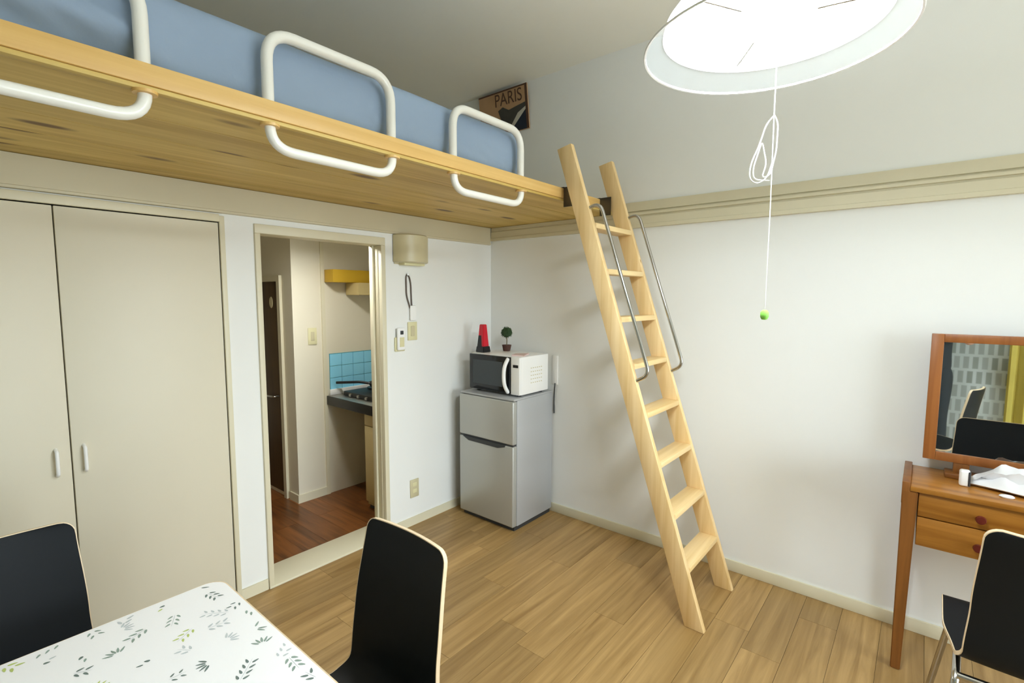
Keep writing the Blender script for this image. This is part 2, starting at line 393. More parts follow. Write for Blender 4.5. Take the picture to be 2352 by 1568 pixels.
bk = struct(boxes('baseboard_kitchen', [(KX-0.01, -0.84, KY-0.01, KY, 0, 0.06), (KX-0.01, KX, KY, 1.02, 0, 0.06), (KX-0.01, KX, 1.62, 2.5, 0, 0.06)], 'cream_trim'))
struct(box('trim_5', -0.862, -0.835, KY-0.012, KY, 0.0, 2.0, 'cream_trim'), 'narrow cream strip at the edge of the kitchen niche')
# wall tiles (each one a piece of the end wall)
grout = box('tile_bed', -0.81, -0.25, KY-0.004, KY, 0.79, 1.068, 'grout', kw)
for i in range(5):
    for j in range(3):
        x0 = -0.808+i*0.098; z0 = 1.066-0.0905*(j+1)
        box('tile', x0, x0+0.0945, KY-0.010, KY-0.003, z0, z0+0.087, 'tile_blue', kw, 0.0015, 1)

# skirting boards
struct(boxes('baseboard_left', [(DX1+0.03, -0.008, -0.010, 0, 0, 0.055), (CX1+0.02, DX0-0.03, -0.010, 0, 0, 0.055), (XL, CX0-0.02, -0.010, 0, 0, 0.055)], 'cream_trim'), 'cream skirting along the closet wall')
struct(box('baseboard_right', -0.010, 0, YR, 0, 0, 0.062, 'cream_trim', None, 0.003), 'cream skirting along the ladder wall')

# door frame: trim_1 with its pieces
fr = struct(empty('trim_1', ((DX0+DX1)/2, 0.1, 0)), 'cream wooden frame of the kitchen doorway')
box('jamb', DX0-0.026, DX0, -0.014, WT+0.008, 0.0, DZ, 'cream_trim', fr, 0.003)
box('jamb', DX1, DX1+0.030, -0.014, WT+0.008, 0.0, DZ, 'cream_trim', fr, 0.003)
box('jamb_stop', DX1-0.012, DX1, 0.06, WT, 0.012, DZ, 'cream_trim', fr, 0.002)
box('door_head', DX0-0.026, DX1+0.030, -0.014, WT+0.008, DZ, DZ+0.045, 'cream_trim', fr, 0.003)
box('threshold', DX0-0.026, DX1+0.03, -0.016, 0.2, -0.003, 0.010, 'cream_trim', fr, 0.003)
box('strike_strip', DX1-0.003, DX1, 0.02, 0.035, 0.02, DZ-0.02, 'rail_trim', fr)

# closet: frame, two doors with pulls
cf = struct(empty('trim_2', ((CX0+CX1)/2, 0, 0)), 'cream frame around the closet doors')
box('frame_side', CX1, CX1+0.022, -0.012, 0.03, 0.0, CZ+0.028, 'cream_trim', cf, 0.003)
box('frame_side', CX0-0.022, CX0, -0.012, 0.03, 0.0, CZ+0.028, 'cream_trim', cf, 0.003)
box('frame_head', CX0, CX1, -0.016, 0.03, CZ, CZ+0.034, 'cream_trim', cf, 0.003)
box('frame_sill', CX0, CX1, -0.012, 0.03, 0.0, 0.03, 'cream_trim', cf, 0.003)
for i, (a, b, hx) in enumerate(((CX0+0.003, CXS-0.002, -2.475), (CXS+0.002, CX1-0.003, -2.392))):
    d = struct(box('door_%d' % (i+1), a, b, -0.004, 0.022, 0.034, CZ-0.004, 'closet_door', None, 0.003), ['left cream closet door with white pull', 'right cream closet door with white pull beside the doorway post'][i])
    bm = bmesh.new()
    tube_bm(bm, rounded([(hx, -0.003, 0.812), (hx, -0.028, 0.818), (hx, -0.028, 0.908), (hx, -0.003, 0.914)], 0.012), 0.0065, 8)
    finish('handle', bm, 'white_plastic', d, smooth=0.9)['label'] = 'white bar pull'

# brown toilet door in the hall
d3 = struct(box('door_3', KX-0.012, KX, 1.09, 1.62, 0.035, 1.60, 'door_brown', None, 0.002), 'dark brown door in the hall with an oval plate')
bm = bmesh.new(); lathe_bm(bm, [(0, 0.004), (0.024, 0.003), (0.026, 0)], (0, 0, 0), 24)
bmesh.ops.transform(bm, matrix=Matrix.Translation((KX-0.012, 1.19, 1.45)) @ Matrix.Rotation(-math.pi/2, 4, 'Y') @ Matrix.Diagonal((1.6, 1, 1, 1)), verts=bm.verts)
finish('door_plate', bm, 'oval_plate', d3, smooth=0.6)
tube('door_handle', rounded([(KX-0.012, 1.13, 0.76), (KX-0.05, 1.13, 0.76), (KX-0.05, 1.24, 0.755)], 0.012), 0.008, 'chrome', d3)
df = struct(empty('trim_3', (KX, 1.3, 0)), 'olive frame of the brown hall door')
box('jamb', KX-0.02, KX, 1.045, 1.088, 0, 1.645, 'rail_trim', df)
box('jamb', KX-0.02, KX, 1.622, 1.665, 0, 1.645, 'rail_trim', df)
box('door_head', KX-0.02, KX, 1.088, 1.622, 1.602, 1.645, 'rail_trim', df)

# picture rail on the right wall and header band under the loft
def rail_profile(name, face, prof, x0, x1, label):
    bm = bmesh.new()
    if face == 'x': poly = [(-d, x0, z) for d, z in prof]; dv = (0, x1-x0, 0)
    else: poly = [(x0, -d, z) for d, z in prof]; dv = (x1-x0, 0, 0)
    prism_bm(bm, poly, dv)
    return struct(finish(name, bm, 'rail_trim'), label)
PR = [(0, 2.055), (0.012, 2.055), (0.012, 2.004), (0.004, 2.002), (0.004, 1.995), (0.020, 1.993), (0.020, 1.979), (0.010, 1.977), (0.010, 1.970), (0.018, 1.968), (0.018, 1.926), (0.024, 1.924), (0.024, 1.904), (0, 1.904)]
rail_profile('trim_4', 'x', PR, YR, -1.05, 'wide grooved cream picture rail on the ladder wall')
PR2 = [(0, 1.998), (0.012, 1.998), (0.012, 1.979), (0.010, 1.977), (0.010, 1.970), (0.016, 1.968), (0.016, 1.926), (0.02, 1.924), (0.02, 1.904), (0, 1.904)]
rail_profile('trim_6', 'x', PR2, -1.045, -0.016, 'cream picture rail running on below the loft')
PH = [(0, 1.998), (0.014, 1.998), (0.014, 1.888), (0.018, 1.886), (0.018, 1.876), (0, 1.874)]
rail_profile('trim_7', 'y', PH, XL, -0.018, 'olive cream band below the loft boards')

# ------------------------------------------------------------------ loft platform
LY, LZ0, LZ1 = -1.046, 2.0, 2.054
loft = struct(box('loft_platform', XL, 0, -1.02, YB, LZ0+0.016, LZ1, 'loft_board'), 'pine boarded loft platform over the closet wall')
for (ya, yb) in ((-1.018, -0.80), (-0.80, -0.58), (-0.58, -0.36), (-0.36, -0.14), (-0.14, 0.0)):
    plank(XL+0.001, -0.001, ya+0.0022, yb-0.0022, LZ0+0.016, 'loft_board', loft, 0.016)
box('plank', -2.0, -0.25, WT, YB, LZ0, LZ0+0.016, 'kitchen_wall', loft)
box('fascia_board', XL, 0, LY, -1.02, LZ0+0.004, LZ1+0.002, 'fascia_pine', loft, 0.004)
box('batten', XL, 0, LY+0.004, -1.012, LZ0-0.008, LZ0+0.003, 'loft_board', loft, 0.001)

# guard rails through the loft edge
rail_lab = ['white tubular guard rail hoop cut off by the left picture edge', 'white tubular guard rail hoop in the middle of the loft edge', 'white tubular guard rail hoop nearest the ladder']
for i, (xa, xb) in enumerate(((-2.815, -2.395), (-2.095, -1.665), (-1.365, -0.932))):
    y = -1.026
    g = tag(empty('guard_rail', ((xa+xb)/2, y, 1.92)), rail_lab[i], 'guard rail', 'guard rails along the loft edge')
    up = rounded([(xa, y, LZ1+0.001), (xa, y, 2.256), (xb, y, 2.256), (xb, y, LZ1+0.001)], 0.085, 8)
    lo = rounded([(xa, y-0.004, LZ0-0.008), (xa, y-0.004, 1.925), (xb, y-0.004, 1.925), (xb, y-0.004, LZ0-0.008)], 0.075, 8)
    tube('upper_hoop', up, 0.0165, 'white_metal', g, 14)
    tube('lower_hoop', lo, 0.0150, 'white_metal', g, 14)
    for xx in (xa, xb):
        lathe('flange', [(0, -0.008), (0.026, -0.007), (0.027, 0), (0, 0)], (xx, y-0.004, LZ0-0.008), 'fascia_pine', g, 20)

# mattress with blue sheet
bm = bmesh.new()
nx, ny, nz = 120, 24, 10
MX0, MX1, MY0, MY1, MZ0, MZ1 = -3.32, -0.865, -0.985, -0.06, LZ1, 2.272
from mathutils import noise as mnoise
box_bm(bm, MX0, MX1, MY0, MY1, MZ0, MZ1, 0.045, 4)
bmesh.ops.subdivide_edges(bm, edges=[e for e in bm.edges if abs((e.verts[0].co-e.verts[1].co).x) > 1.0], cuts=nx, use_grid_fill=True)
bmesh.ops.subdivide_edges(bm, edges=[e for e in bm.edges if abs((e.verts[0].co-e.verts[1].co).y) > 0.4], cuts=ny, use_grid_fill=True)
bmesh.ops.subdivide_edges(bm, edges=[e for e in bm.edges if abs((e.verts[0].co-e.verts[1].co).z) > 0.08], cuts=nz, use_grid_fill=True)
for v in bm.verts:
    p = v.co.copy(); t = (p.z-MZ0)/(MZ1-MZ0)
    lowf = max(0, 1-t*1.6)
    left = max(0, min(1, (-2.25-p.x)/0.25))
    n1 = mnoise.noise(Vector((p.x*3, p.y*3, p.z*4)))*0.006
    n2 = abs(mnoise.noise(Vector((p.x*14+p.z*10, p.y*9, p.z*20))))*0.014*lowf
    n3 = (mnoise.noise(Vector((p.x*4.5+p.z*13, 0.3, p.z*6-p.x*3)))+0.5*mnoise.noise(Vector((p.x*11+p.z*22, 1.3, p.z*9))))*0.040*left
    if p.y < MY0+0.02 and MZ0+0.004 < p.z:
        v.co.y += 0.010-n1*0.9-n2*0.8+n3-0.014*math.sin(math.pi*min(1, t))
        v.co.y = max(v.co.y, -1.009) if MZ0 < p.z < MZ1 else v.co.y
    if p.z > MZ1-0.03: v.co.z += n1+n3*0.3
    if p.x > MX1-0.02: v.co.x += n1*0.5
tag(finish('mattress', bm, 'sheet_blue', smooth=1.2), 'mattress in a blue grey sheet lying on the loft', 'mattress')

# ------------------------------------------------------------------ poster
po = tag(empty('poster', (0, -0.147, 2.65)), 'tan and dark city poster high on the wall above the loft bed', 'poster')
PY0, PY1, PZ0, PZ1 = 0.075, -0.365, 2.645, 2.93
def pst(a, b, off=0.0):      # a across 0..1 (left to right), b up 0..1
    return Vector((-0.012-0.035*b-off, PY0+(PY1-PY0)*a, PZ0+(PZ1-PZ0)*b))
def ppoly(name, pts, mat, off):
    prism(name, [pst(a, b, off) for a, b in pts], (-0.0008, 0, 0), mat, po)
prism('print_sheet', [pst(0, 0), pst(1, 0), pst(1, 1), pst(0, 1)], (0.010, 0, 0), 'poster_tan', po)
ppoly('print_border', [(0, .965), (1, .965), (1, 1), (0, 1)], 'poster_ink', 0.0006)
ppoly('print_border', [(.955, 0), (1, 0), (1, .965), (.955, .965)], 'poster_ink', 0.0006)
ppoly('print_shape', [(0.40, .56), (.50, .62), (.62, .52), (.78, .56), (.955, .60), (.955, .40), (.80, .36), (.66, .10), (.56, .06), (.46, .30)], 'poster_dark', 0.0007)
ppoly('print_shape', [(.60, 0), (.955, 0), (.955, .42), (.80, .34), (.70, .18)], 'poster_navy', 0.0014)
ppoly('print_line', [(.56, 0), (.61, 0), (.955, .44), (.955, .50), (.80, .40)], 'poster_pale', 0.0022)
ppoly('print_shape', [(0, 0), (.55, 0), (.44, .22), (.30, .30), (.0, .22)], 'poster_pale', 0.0007)
fc = bpy.data.curves.new('lettering', 'FONT'); fc.body = 'PARIS'; fc.size = 0.118; fc.align_x = 'CENTER'; fc.extrude = 0.0004
fo = bpy.data.objects.new('t', fc); col.objects.link(fo)
dg = bpy.context.evaluated_depsgraph_get(); me = bpy.data.meshes.new_from_object(fo.evaluated_get(dg)); bpy.data.objects.remove(fo)
lt = bpy.data.objects.new('lettering', me); col.objects.link(lt); lt.parent = po
me.materials.append(MATS['poster_ink'])
ex = (pst(1, 0)-pst(0, 0)).normalized(); ey = (pst(0, 1)-pst(0, 0)).normalized(); ez = ex.cross(ey)
c = pst(0.62, 0.66, 0.0015)-po.location
lt.matrix_local = Matrix(((ex.x*0.85, ey.x, ez.x, c.x), (ex.y*0.85, ey.y, ez.y, c.y), (ex.z*0.85, ey.z, ez.z, c.z), (0, 0, 0, 1)))

# ------------------------------------------------------------------ ladder
SL = 0.3265
yf = lambda z: -1.845+SL*z
yb = lambda z: -1.756+SL*z
lad = tag(empty('loft_ladder', (-0.405, -1.80, 0)), 'pale pine loft ladder with metal grab rails leaning on the loft edge', 'ladder')
for (xa, xb) in ((-0.632, -0.602), (-0.212, -0.182)):
    prism('stile', [(xa, yf(0.0), 0.0), (xa, yb(0.0), 0.0), (xa, yb(2.245), 2.245), (xa, yf(2.262), 2.262)], (xb-xa, 0, 0), 'ladder_pine', lad, 0.004)
for z in (1.838, 1.609, 1.375, 1.152, 0.926, 0.700, 0.470, 0.241):
    y0 = yf(z)+0.004
    box('tread', -0.602, -0.212, y0, y0+0.092, z, z+0.026, 'tread_pine', lad, 0.003)
for xx in (-0.617, -0.197):
    o1 = 0.082
    pts = [(xx, yf(1.935)+0.006, 1.935), (xx, yf(1.96)-o1*0.8, 1.955), (xx, yf(1.16)-o1, 1.135), (xx, yf(1.10)+0.006, 1.10)]
    tube('grab_rail', rounded(pts, 0.045, 6), 0.0088, 'chrome', lad, 10)
for xx in (-0.596, -0.224):
    boxes('hook', [(xx-0.004, xx+0.004, yb(2.06)-0.03, -1.046, 1.96, 2.06), (xx-0.004, xx+0.004, -1.046, -1.012, 2.0565, 2.062)], 'steel_dark', lad)

# ------------------------------------------------------------------ fridge
FX0, FX1, FY0, FY1, FH = -0.445, -0.016, -0.585, -0.110, 0.860
fg = tag(empty('refrigerator', ((FX0+FX1)/2, (FY0+FY1)/2, 0)), 'small silver two-door refrigerator in the room corner', 'refrigerator')
box('body', FX0+0.045, FX1, FY0+0.002, FY1, 0.028, FH-0.012, 'fridge_side', fg, 0.006)
box('top_panel', FX0+0.01, FX1, FY0, FY1, FH-0.014, FH, 'fridge_side', fg, 0.005)
box('plinth', FX0+0.03, FX1-0.01, FY0+0.012, FY1-0.012, 0.0, 0.03, 'dark_plastic', fg)
ud = box('upper_door', FX0, FX0+0.043, FY0, FY1, 0.568, FH-0.016, 'fridge_silver', fg, 0.009, 3)
ld = box('lower_door', FX0, FX0+0.043, FY0, FY1, 0.032, 0.558, 'fridge_silver', fg, 0.009, 3)
prism('door_grip', [(FX0-0.003, -0.15, 0.556), (FX0-0.003, -0.20, 0.535), (FX0-0.003, -0.46, 0.532), (FX0-0.003, -0.52, 0.548), (FX0-0.003, -0.52, 0.560), (FX0-0.003, -0.15, 0.560)], (0.012, 0, 0), 'dark_plastic', ld)
box('door_gap', FX0+0.006, FX0+0.04, FY0+0.006, FY1-0.006, 0.557, 0.569, 'dark_plastic', fg)

# microwave
mw = tag(empty('microwave', (-0.23, -0.36, FH)), 'white microwave with black door glass on top of the refrigerator', 'microwave')
MXF, MXB, MYL, MYR, MZ0_, MZ1_ = -0.378, -0.066, -0.146, -0.580, 0.873, 1.117
box('case', MXF+0.018, MXB, MYR, MYL, MZ0_, MZ1_, 'white_plastic', mw, 0.005)
for fx in (MXF+0.05, MXB-0.04):
    for fy in (MYL-0.04, MYR+0.04): lathe('foot', [(0, 0), (0.014, 0), (0.016, 0.013), (0, 0.013)], (fx, fy, FH+0.0005), 'dark_plastic', mw, 16)
door = box('oven_door', MXF, MXF+0.018, -0.508, MYL+0.001, MZ0_+0.006, MZ1_-0.004, 'black_glass', mw, 0.003)
box('door_window', MXF-0.0015, MXF+0.002, -0.440, MYL-0.030, MZ0_+0.042, MZ1_-0.04, 'window_glass', door, 0.001, 1)
tube('door_handle', rounded([(MXF+0.002, -0.487, MZ0_+0.012), (MXF-0.030, -0.483, MZ0_+0.05), (MXF-0.036, -0.480, 0.995), (MXF-0.030, -0.483, MZ1_-0.05), (MXF+0.002, -0.487, MZ1_-0.014)], 0.05, 6), 0.0125, 'white_plastic', door, 10)
pn = box('control_panel', MXF, MXF+0.018, MYR, -0.511, MZ0_+0.002, MZ1_-0.002, 'white_plastic', mw, 0.003)
box('display', MXF-0.001, MXF+0.003, -0.570, -0.528, 1.050, 1.068, 'black_gloss', pn)
bm = bmesh.new()
for i in range(6):
    for j in range(5): box_bm(bm, -0.26+i*0.022, -0.248+i*0.022, MYR-0.0008, MYR+0.001, 0.94+j*0.024, 0.945+j*0.024)
vt = finish('vent_slots', bm, 'beige_plastic', mw)
# cable and wall plug behind
pg = tag(empty('power_cable', (-0.03, -0.59, 0.69)), 'dark power cable hanging from a wall plate behind the microwave', 'cable')
box('wall_plate', -0.008, 0, -0.616, -0.572, 0.90, 1.10, 'white_plastic', pg, 0.002)
tube('cord', rounded([(-0.012, -0.600, 0.91), (-0.02, -0.602, 0.88), (-0.012, -0.592, 0.80), (-0.006, -0.590, 0.70)], 0.03), 0.004, 'dark_plastic', pg, 8)

# things on the microwave
TZ = MZ1_+0.0005
rt = tag(empty('desk_gadget', (-0.285, -0.185, TZ)), 'tapered red and black gadget standing on the microwave', 'gadget')
def frustum(name, c, s0, s1, z0, z1, mat, parent, bevel=0.003):
    bm = bmesh.new()
    a = [(c[0]+sx*s0[0]/2, c[1]+sy*s0[1]/2, z0) for sx, sy in ((-1, -1), (1, -1), (1, 1), (-1, 1))]
    b = [(c[0]+sx*s1[0]/2, c[1]+sy*s1[1]/2, z1) for sx, sy in ((-1, -1), (1, -1), (1, 1), (-1, 1))]
    A = [bm.verts.new(p) for p in a]; B = [bm.verts.new(p) for p in b]
    bm.faces.new(A); bm.faces.new(B)
    for i in range(4): bm.faces.new((A[i], A[(i+1) % 4], B[(i+1) % 4], B[i]))
    bmesh.ops.recalc_face_normals(bm, faces=bm.faces)
    if bevel: bmesh.ops.bevel(bm, geom=list(bm.edges), offset=bevel, segments=2, affect='EDGES')
    return finish(name, bm, mat, parent, smooth=0.6)
RC = (-0.285, -0.185)
frustum('base', RC, (0.075, 0.075), (0.066, 0.066), TZ, TZ+0.040, 'black_gloss', rt)
frustum('red_body', RC, (0.058, 0.058), (0.036, 0.036), TZ+0.038, TZ+0.190, 'red_gloss', rt)
prism('front_panel', [(RC[0]-0.0300, RC[1]-0.013, TZ+0.040), (RC[0]-0.0300, RC[1]+0.028, TZ+0.040), (RC[0]-0.0236, RC[1]+0.021, TZ+0.115), (RC[0]-0.0236, RC[1]-0.004, TZ+0.115)], (0.006, 0, 0), 'black_gloss', rt)
tp = tag(empty('topiary_plant', (-0.125, -0.262, TZ)), 'tiny round topiary plant in a brown pot on the microwave', 'plant')
TC = (-0.125, -0.262)
lathe('pot', [(0, 0), (0.025, 0), (0.032, 0.036), (0.034, 0.042), (0.029, 0.042), (0.027, 0.034), (0, 0.034)], (*TC, TZ), 'pot_brown', tp, 20)
tube('stem', [(*TC, TZ+0.03), (TC[0]+0.002, TC[1], TZ+0.07), (*TC, TZ+0.11)], 0.0035, 'stem_brown', tp, 8)
bm = bmesh.new(); rl = random.Random(5)
bmesh.ops.create_icosphere(bm, subdivisions=3, radius=0.036, matrix=Matrix.Translation((*TC, TZ+0.130)))
for v in bm.verts: v.co += (v.co-Vector((*TC, TZ+0.130)))*rl.uniform(-0.14, 0.1)
for i in range(420):
    z = rl.uniform(-1, 1); a = rl.uniform(0, 6.283); s = math.sqrt(1-z*z); d = Vector((s*math.cos(a), s*math.sin(a), z))
    c = Vector((*TC, TZ+0.130))+d*rl.uniform(0.032, 0.043); t = d.orthogonal().normalized(); t.rotate(Matrix.Rotation(rl.uniform(0, 6.28), 3, d)); bb = d.cross(t)
    t = (t+d*rl.uniform(0.2, 0.9)).normalized()
    l = rl.uniform(0.006, 0.011); w_ = l*0.45
    vsx = [bm.verts.new(c-t*l*0.5), bm.verts.new(c+bb*w_*0.5), bm.verts.new(c+t*l*0.6), bm.verts.new(c-bb*w_*0.5)]
    bm.faces.new(vsx)
fo = finish('foliage', bm, 'leaf_green', tp); fo['kind'] = 'stuff'
bm = bmesh.new()
prism_bm(bm, [(-0.345, -0.49, TZ), (-0.24, -0.44, TZ), (-0.20, -0.52, TZ), (-0.31, -0.565, TZ)], (0, 0, 0.004))
for v in bm.verts:
    if v.co.z > TZ+0.002: v.co.z += 0.006*abs(math.sin(v.co.x*40))
tag(finish('folded_paper', bm, 'pink_paper'), 'pale pink folded paper lying on the microwave front edge', 'paper')

# ------------------------------------------------------------------ fittings on the left wall
wlamp = tag(empty('wall_lamp', (-0.768, 0, 1.70)), 'beige half-round wall lamp cover below the loft', 'wall lamp')
bm = bmesh.new(); prof = []
lathe_bm(bm, [(0, 0), (0.115, 0), (0.125, 0.006), (0.125, 0.166), (0.115, 0.172), (0, 0.172)], (0, 0, 0), 28, math.pi, 2*math.pi)
bmesh.ops.transform(bm, matrix=Matrix.Translation((-0.768, -0.006, 1.703)) @ Matrix.Diagonal((1, 0.8, 1, 1)), verts=bm.verts)
finish('cover', bm, 'beige_plastic', wlamp, smooth=0.7)
box('back_plate', -0.885, -0.651, -0.007, -0.0005, 1.695, 1.870, 'beige_plastic', wlamp, 0.002)
box('bottom_ring', -0.85, -0.69, -0.06, -0.006, 1.688, 1.704, 'cream_plastic', wlamp, 0.003)

rem = tag(empty('remote_control', (-0.855, 0, 1.156)), 'cream remote control in a wall holder beside the doorway', 'remote control')
box('holder', -0.894, -0.818, -0.012, -0.0005, 1.156, 1.245, 'cream_plastic', rem, 0.005)
box('handset', -0.886, -0.826, -0.030, -0.012, 1.164, 1.303, 'white_plastic', rem, 0.008, 3)
box('screen', -0.868, -0.844, -0.0315, -0.028, 1.262, 1.286, 'dark_plastic', rem, 0.003)
box('button_pad', -0.874, -0.838, -0.0315, -0.028, 1.185, 1.245, 'cream_plastic', rem, 0.002)

hc = tag(empty('hanging_cord', (-0.765, 0, 1.33)), 'looped brown cord with a white tag hanging on the wall', 'cord')
tube('loop', rounded([(-0.752, -0.014, 1.36), (-0.776, -0.008, 1.44), (-0.797, -0.007, 1.50), (-0.799, -0.007, 1.632), (-0.775, -0.007, 1.628), (-0.762, -0.007, 1.58), (-0.758, -0.007, 1.45), (-0.752, -0.014, 1.37)], 0.03), 0.0042, 'wire_brown', hc, 8)
box('white_tag', -0.775, -0.728, -0.018, -0.006, 1.345, 1.440, 'white_plastic', hc, 0.005)
lathe('hook', [(0, 0), (0.006, 0), (0.006, 0.012), (0, 0.012)], (-0.787, -0.008, 1.628), 'chrome', hc, 12)
sw = tag(empty('wall_switch', (-0.752, 0, 1.219)), 'cream switch plate beside the remote control', 'switch')
box('plate', -0.790, -0.716, -0.008, -0.0005, 1.219, 1.336, 'cream_plastic', sw, 0.003)
box('rocker', -0.768, -0.738, -0.012, -0.006, 1.245, 1.310, 'beige_plastic', sw, 0.003)
ol = tag(empty('wall_outlet', (-0.755, 0, 0.175)), 'beige power outlet low on the wall left of the refrigerator', 'outlet')
box('plate', -0.790, -0.720, -0.008, -0.0005, 0.185, 0.305, 'beige_plastic', ol, 0.003)
for zz in (0.215, 0.258): box('socket', -0.772, -0.738, -0.0095, -0.006, zz, zz+0.026, 'cream_plastic', ol, 0.002)
ks = tag(empty('wall_switch', (-0.94, KY, 1.147)), 'cream switch plate on the kitchen wall behind the doorway', 'switch')
box('plate', -0.972, -0.905, KY-0.008, KY-0.0005, 1.147, 1.268, 'cream_plastic', ks, 0.003)
box('rocker', -0.952, -0.925, KY-0.012, KY-0.006, 1.175, 1.24, 'beige_plastic', ks, 0.003)

# ------------------------------------------------------------------ kitchen units
wt_ = tag(empty('kitchen_counter', (-0.55, 0.55, 0.70)), 'steel topped kitchen counter with black front edge', 'counter')
box('worktop', -0.836, -0.252, 0.205, KY-0.012, 0.742, 0.757, 'counter_steel', wt_, 0.003)
box('front_edge', -0.846, -0.836, 0.205, KY-0.012, 0.689, 0.7565, 'counter_black', wt_, 0.003)
box('upstand', -0.82, -0.252, KY-0.026, KY-0.0125, 0.757, 0.80, 'white_plastic', wt_, 0.002)
cb = tag(empty('base_cabinet', (-0.53, 0.33, 0)), 'cream kitchen base cabinet under the counter end', 'cabinet')
box('body', -0.800, -0.26, 0.205, 0.45, 0.03, 0.688, 'cabinet_cream', cb)
cdoor = box('cabinet_door', -0.820, -0.802, 0.208, 0.448, 0.06, 0.60, 'cabinet_cream', cb, 0.002)
box('drawer_front', -0.820, -0.802, 0.208, 0.448, 0.605, 0.688, 'cabinet_cream', cb, 0.002)
box('plinth', -0.79, -0.27, 0.21, 0.445, 0.0, 0.03, 'dark_plastic', cb)
pan = tag(empty('frying_pan', (-0.55, 0.62, 0.758)), 'black frying pan on the kitchen counter', 'pan')
stv = tag(empty('gas_stove', (-0.56, 0.60, 0.757)), 'low black gas stove on the kitchen counter', 'stove')
box('hob_body', -0.76, -0.30, 0.42, 0.80, 0.7575, 0.792, 'counter_black', stv, 0.006)
for yy in (0.52, 0.70):
    lathe('burner_ring', [(0.05, 0), (0.075, 0), (0.075, 0.012), (0.05, 0.012), (0.05, 0)], (-0.53, yy, 0.7925), 'pan_black', stv, 24)
for yy in (0.50, 0.60, 0.70): 
    bm = bmesh.new(); lathe_bm(bm, [(0, 0), (0.012, 0), (0.011, 0.012), (0, 0.012)], (0, 0, 0), 14)
    bmesh.ops.transform(bm, matrix=Matrix.Translation((-0.7605, yy, 0.774)) @ Matrix.Rotation(-math.pi/2, 4, 'Y'), verts=bm.verts); finish('knob', bm, 'chrome', stv, smooth=0.6)
pan.location = (-0.53, 0.60, 0.805)
lathe('pan_body', [(0, 0), (0.095, 0), (0.125, 0.045), (0.128, 0.047), (0.121, 0.045), (0.092, 0.004), (0, 0.004)], (-0.53, 0.60, 0.8055), 'pan_black', pan, 32)
tube('pan_handle', rounded([(-0.62, 0.66, 0.847), (-0.67, 0.72, 0.857), (-0.78, 0.86, 0.850)], 0.03), 0.010, 'pan_black', pan, 8)
hv = tag(empty('range_hood', (-0.55, 0.78, 1.50)), 'cream range hood below a yellow wooden valance in the kitchen', 'hood')
box('valance', -0.835, -0.252, KY-0.13, KY-0.012, 1.598, 1.690, 'valance_wood', hv, 0.003)
frustum('hood_body', (-0.46, 0.80), (0.41, 0.17), (0.41, 0.17), 1.505, 1.597, 'cabinet_cream', hv)
kl = tag(empty('kitchen_fill_light', (-1.18, 0.30, 1.88)), 'small warm fill light added above the kitchen side of the doorway', 'lamp')  # added fill light, hidden above the door head, brightens the kitchen wall
lathe('light_housing', [(0.092, -0.012), (0.098, -0.012), (0.100, 0.115), (0, 0.115), (0, 0.112), (0.092, 0.112), (0.092, -0.012)], (-1.18, 0.30, 1.884), 'white_plastic', kl, 32)
lathe('light_disc', [(0, 0.0), (0.088, 0.0), (0.088, 0.006), (0, 0.006)], (-1.18, 0.30, 1.884), 'kitchen_fill_glow', kl, 32)

# ------------------------------------------------------------------ pendant lamp
LC = (-1.55, -2.22); RZ = 2.05
pl = tag(empty('pendant_lamp', (*LC, RZ)), 'round white pendant lamp with lit ring tubes and clear flared rim', 'lamp')
T = 0.003
lathe('shade_dome', [(0.222, 0.040), (0.216, 0.062), (0.19, 0.095), (0.150, 0.116), (0.152, 0.119), (0.193, 0.0975), (0.2195, 0.063), (0.2255, 0.040), (0.222, 0.040)], (*LC, RZ), 'shade_dome', pl, 72, 0.9)
lathe('top_diffuser', [(0.0605, 0.1195), (0.1515, 0.1195)], (*LC, RZ), 'shade_top', pl, 48)
for a in (0.2, 2.3, 4.4):
    tube('spoke', [(LC[0]+0.04*math.cos(a), LC[1]+0.04*math.sin(a), RZ+0.110), (LC[0]+0.151*math.cos(a), LC[1]+0.151*math.sin(a), RZ+0.1175)], 0.003, 'white_metal', pl, 8)
lathe('shade_rim', [(0.2262, 0.0400), (0.246, 0.022), (0.262, 0.002)], (*LC, RZ), 'shade_rim', pl, 72, 0.9)
lathe('rim_bead', [(0.262, 0.000), (0.266, -0.001), (0.2675, 0.002), (0.264, 0.005), (0.262, 0.003), (0.262, 0.000)], (*LC, RZ), 'white_plastic', pl, 72, 0.9)
for R_, zz in ((0.182, 0.064), (0.128, 0.070)):
    tube('ring_tube', [(LC[0]+R_*math.cos(2*math.pi*k/40), LC[1]+R_*math.sin(2*math.pi*k/40), RZ+zz) for k in range(40)], 0.0135, 'tube_glow', pl, 6, True)
lathe('ballast', [(0.0, 0.0925), (0.060, 0.0925), (0.060, 0.128), (0.05, 0.135), (0, 0.135)], (*LC, RZ), 'white_plastic', pl, 48)
lathe('hub', [(0, 0.080), (0.030, 0.080), (0.034, 0.084), (0.034, 0.0915), (0, 0.0915)], (*LC, RZ), 'white_plastic', pl, 32)
for a in (0.6, 2.7, 4.8):
    tube('tube_clip', [(LC[0]+0.09*math.cos(a), LC[1]+0.09*math.sin(a), RZ+0.086), (LC[0]+0.09*math.cos(a), LC[1]+0.09*math.sin(a), RZ+0.052), (LC[0]+0.2*math.cos(a), LC[1]+0.2*math.sin(a), RZ+0.046)], 0.0025, 'chrome', pl, 8)
tube('suspension_cord', [(*LC, RZ+0.132), (*LC, CEIL-0.03)], 0.004, 'cord_white', pl, 8)
lathe('ceiling_rose', [(0, 0), (0.045, 0), (0.05, 0.012), (0.05, 0.0295), (0, 0.0295)], (*LC, CEIL-0.03), 'white_plastic', pl, 32)
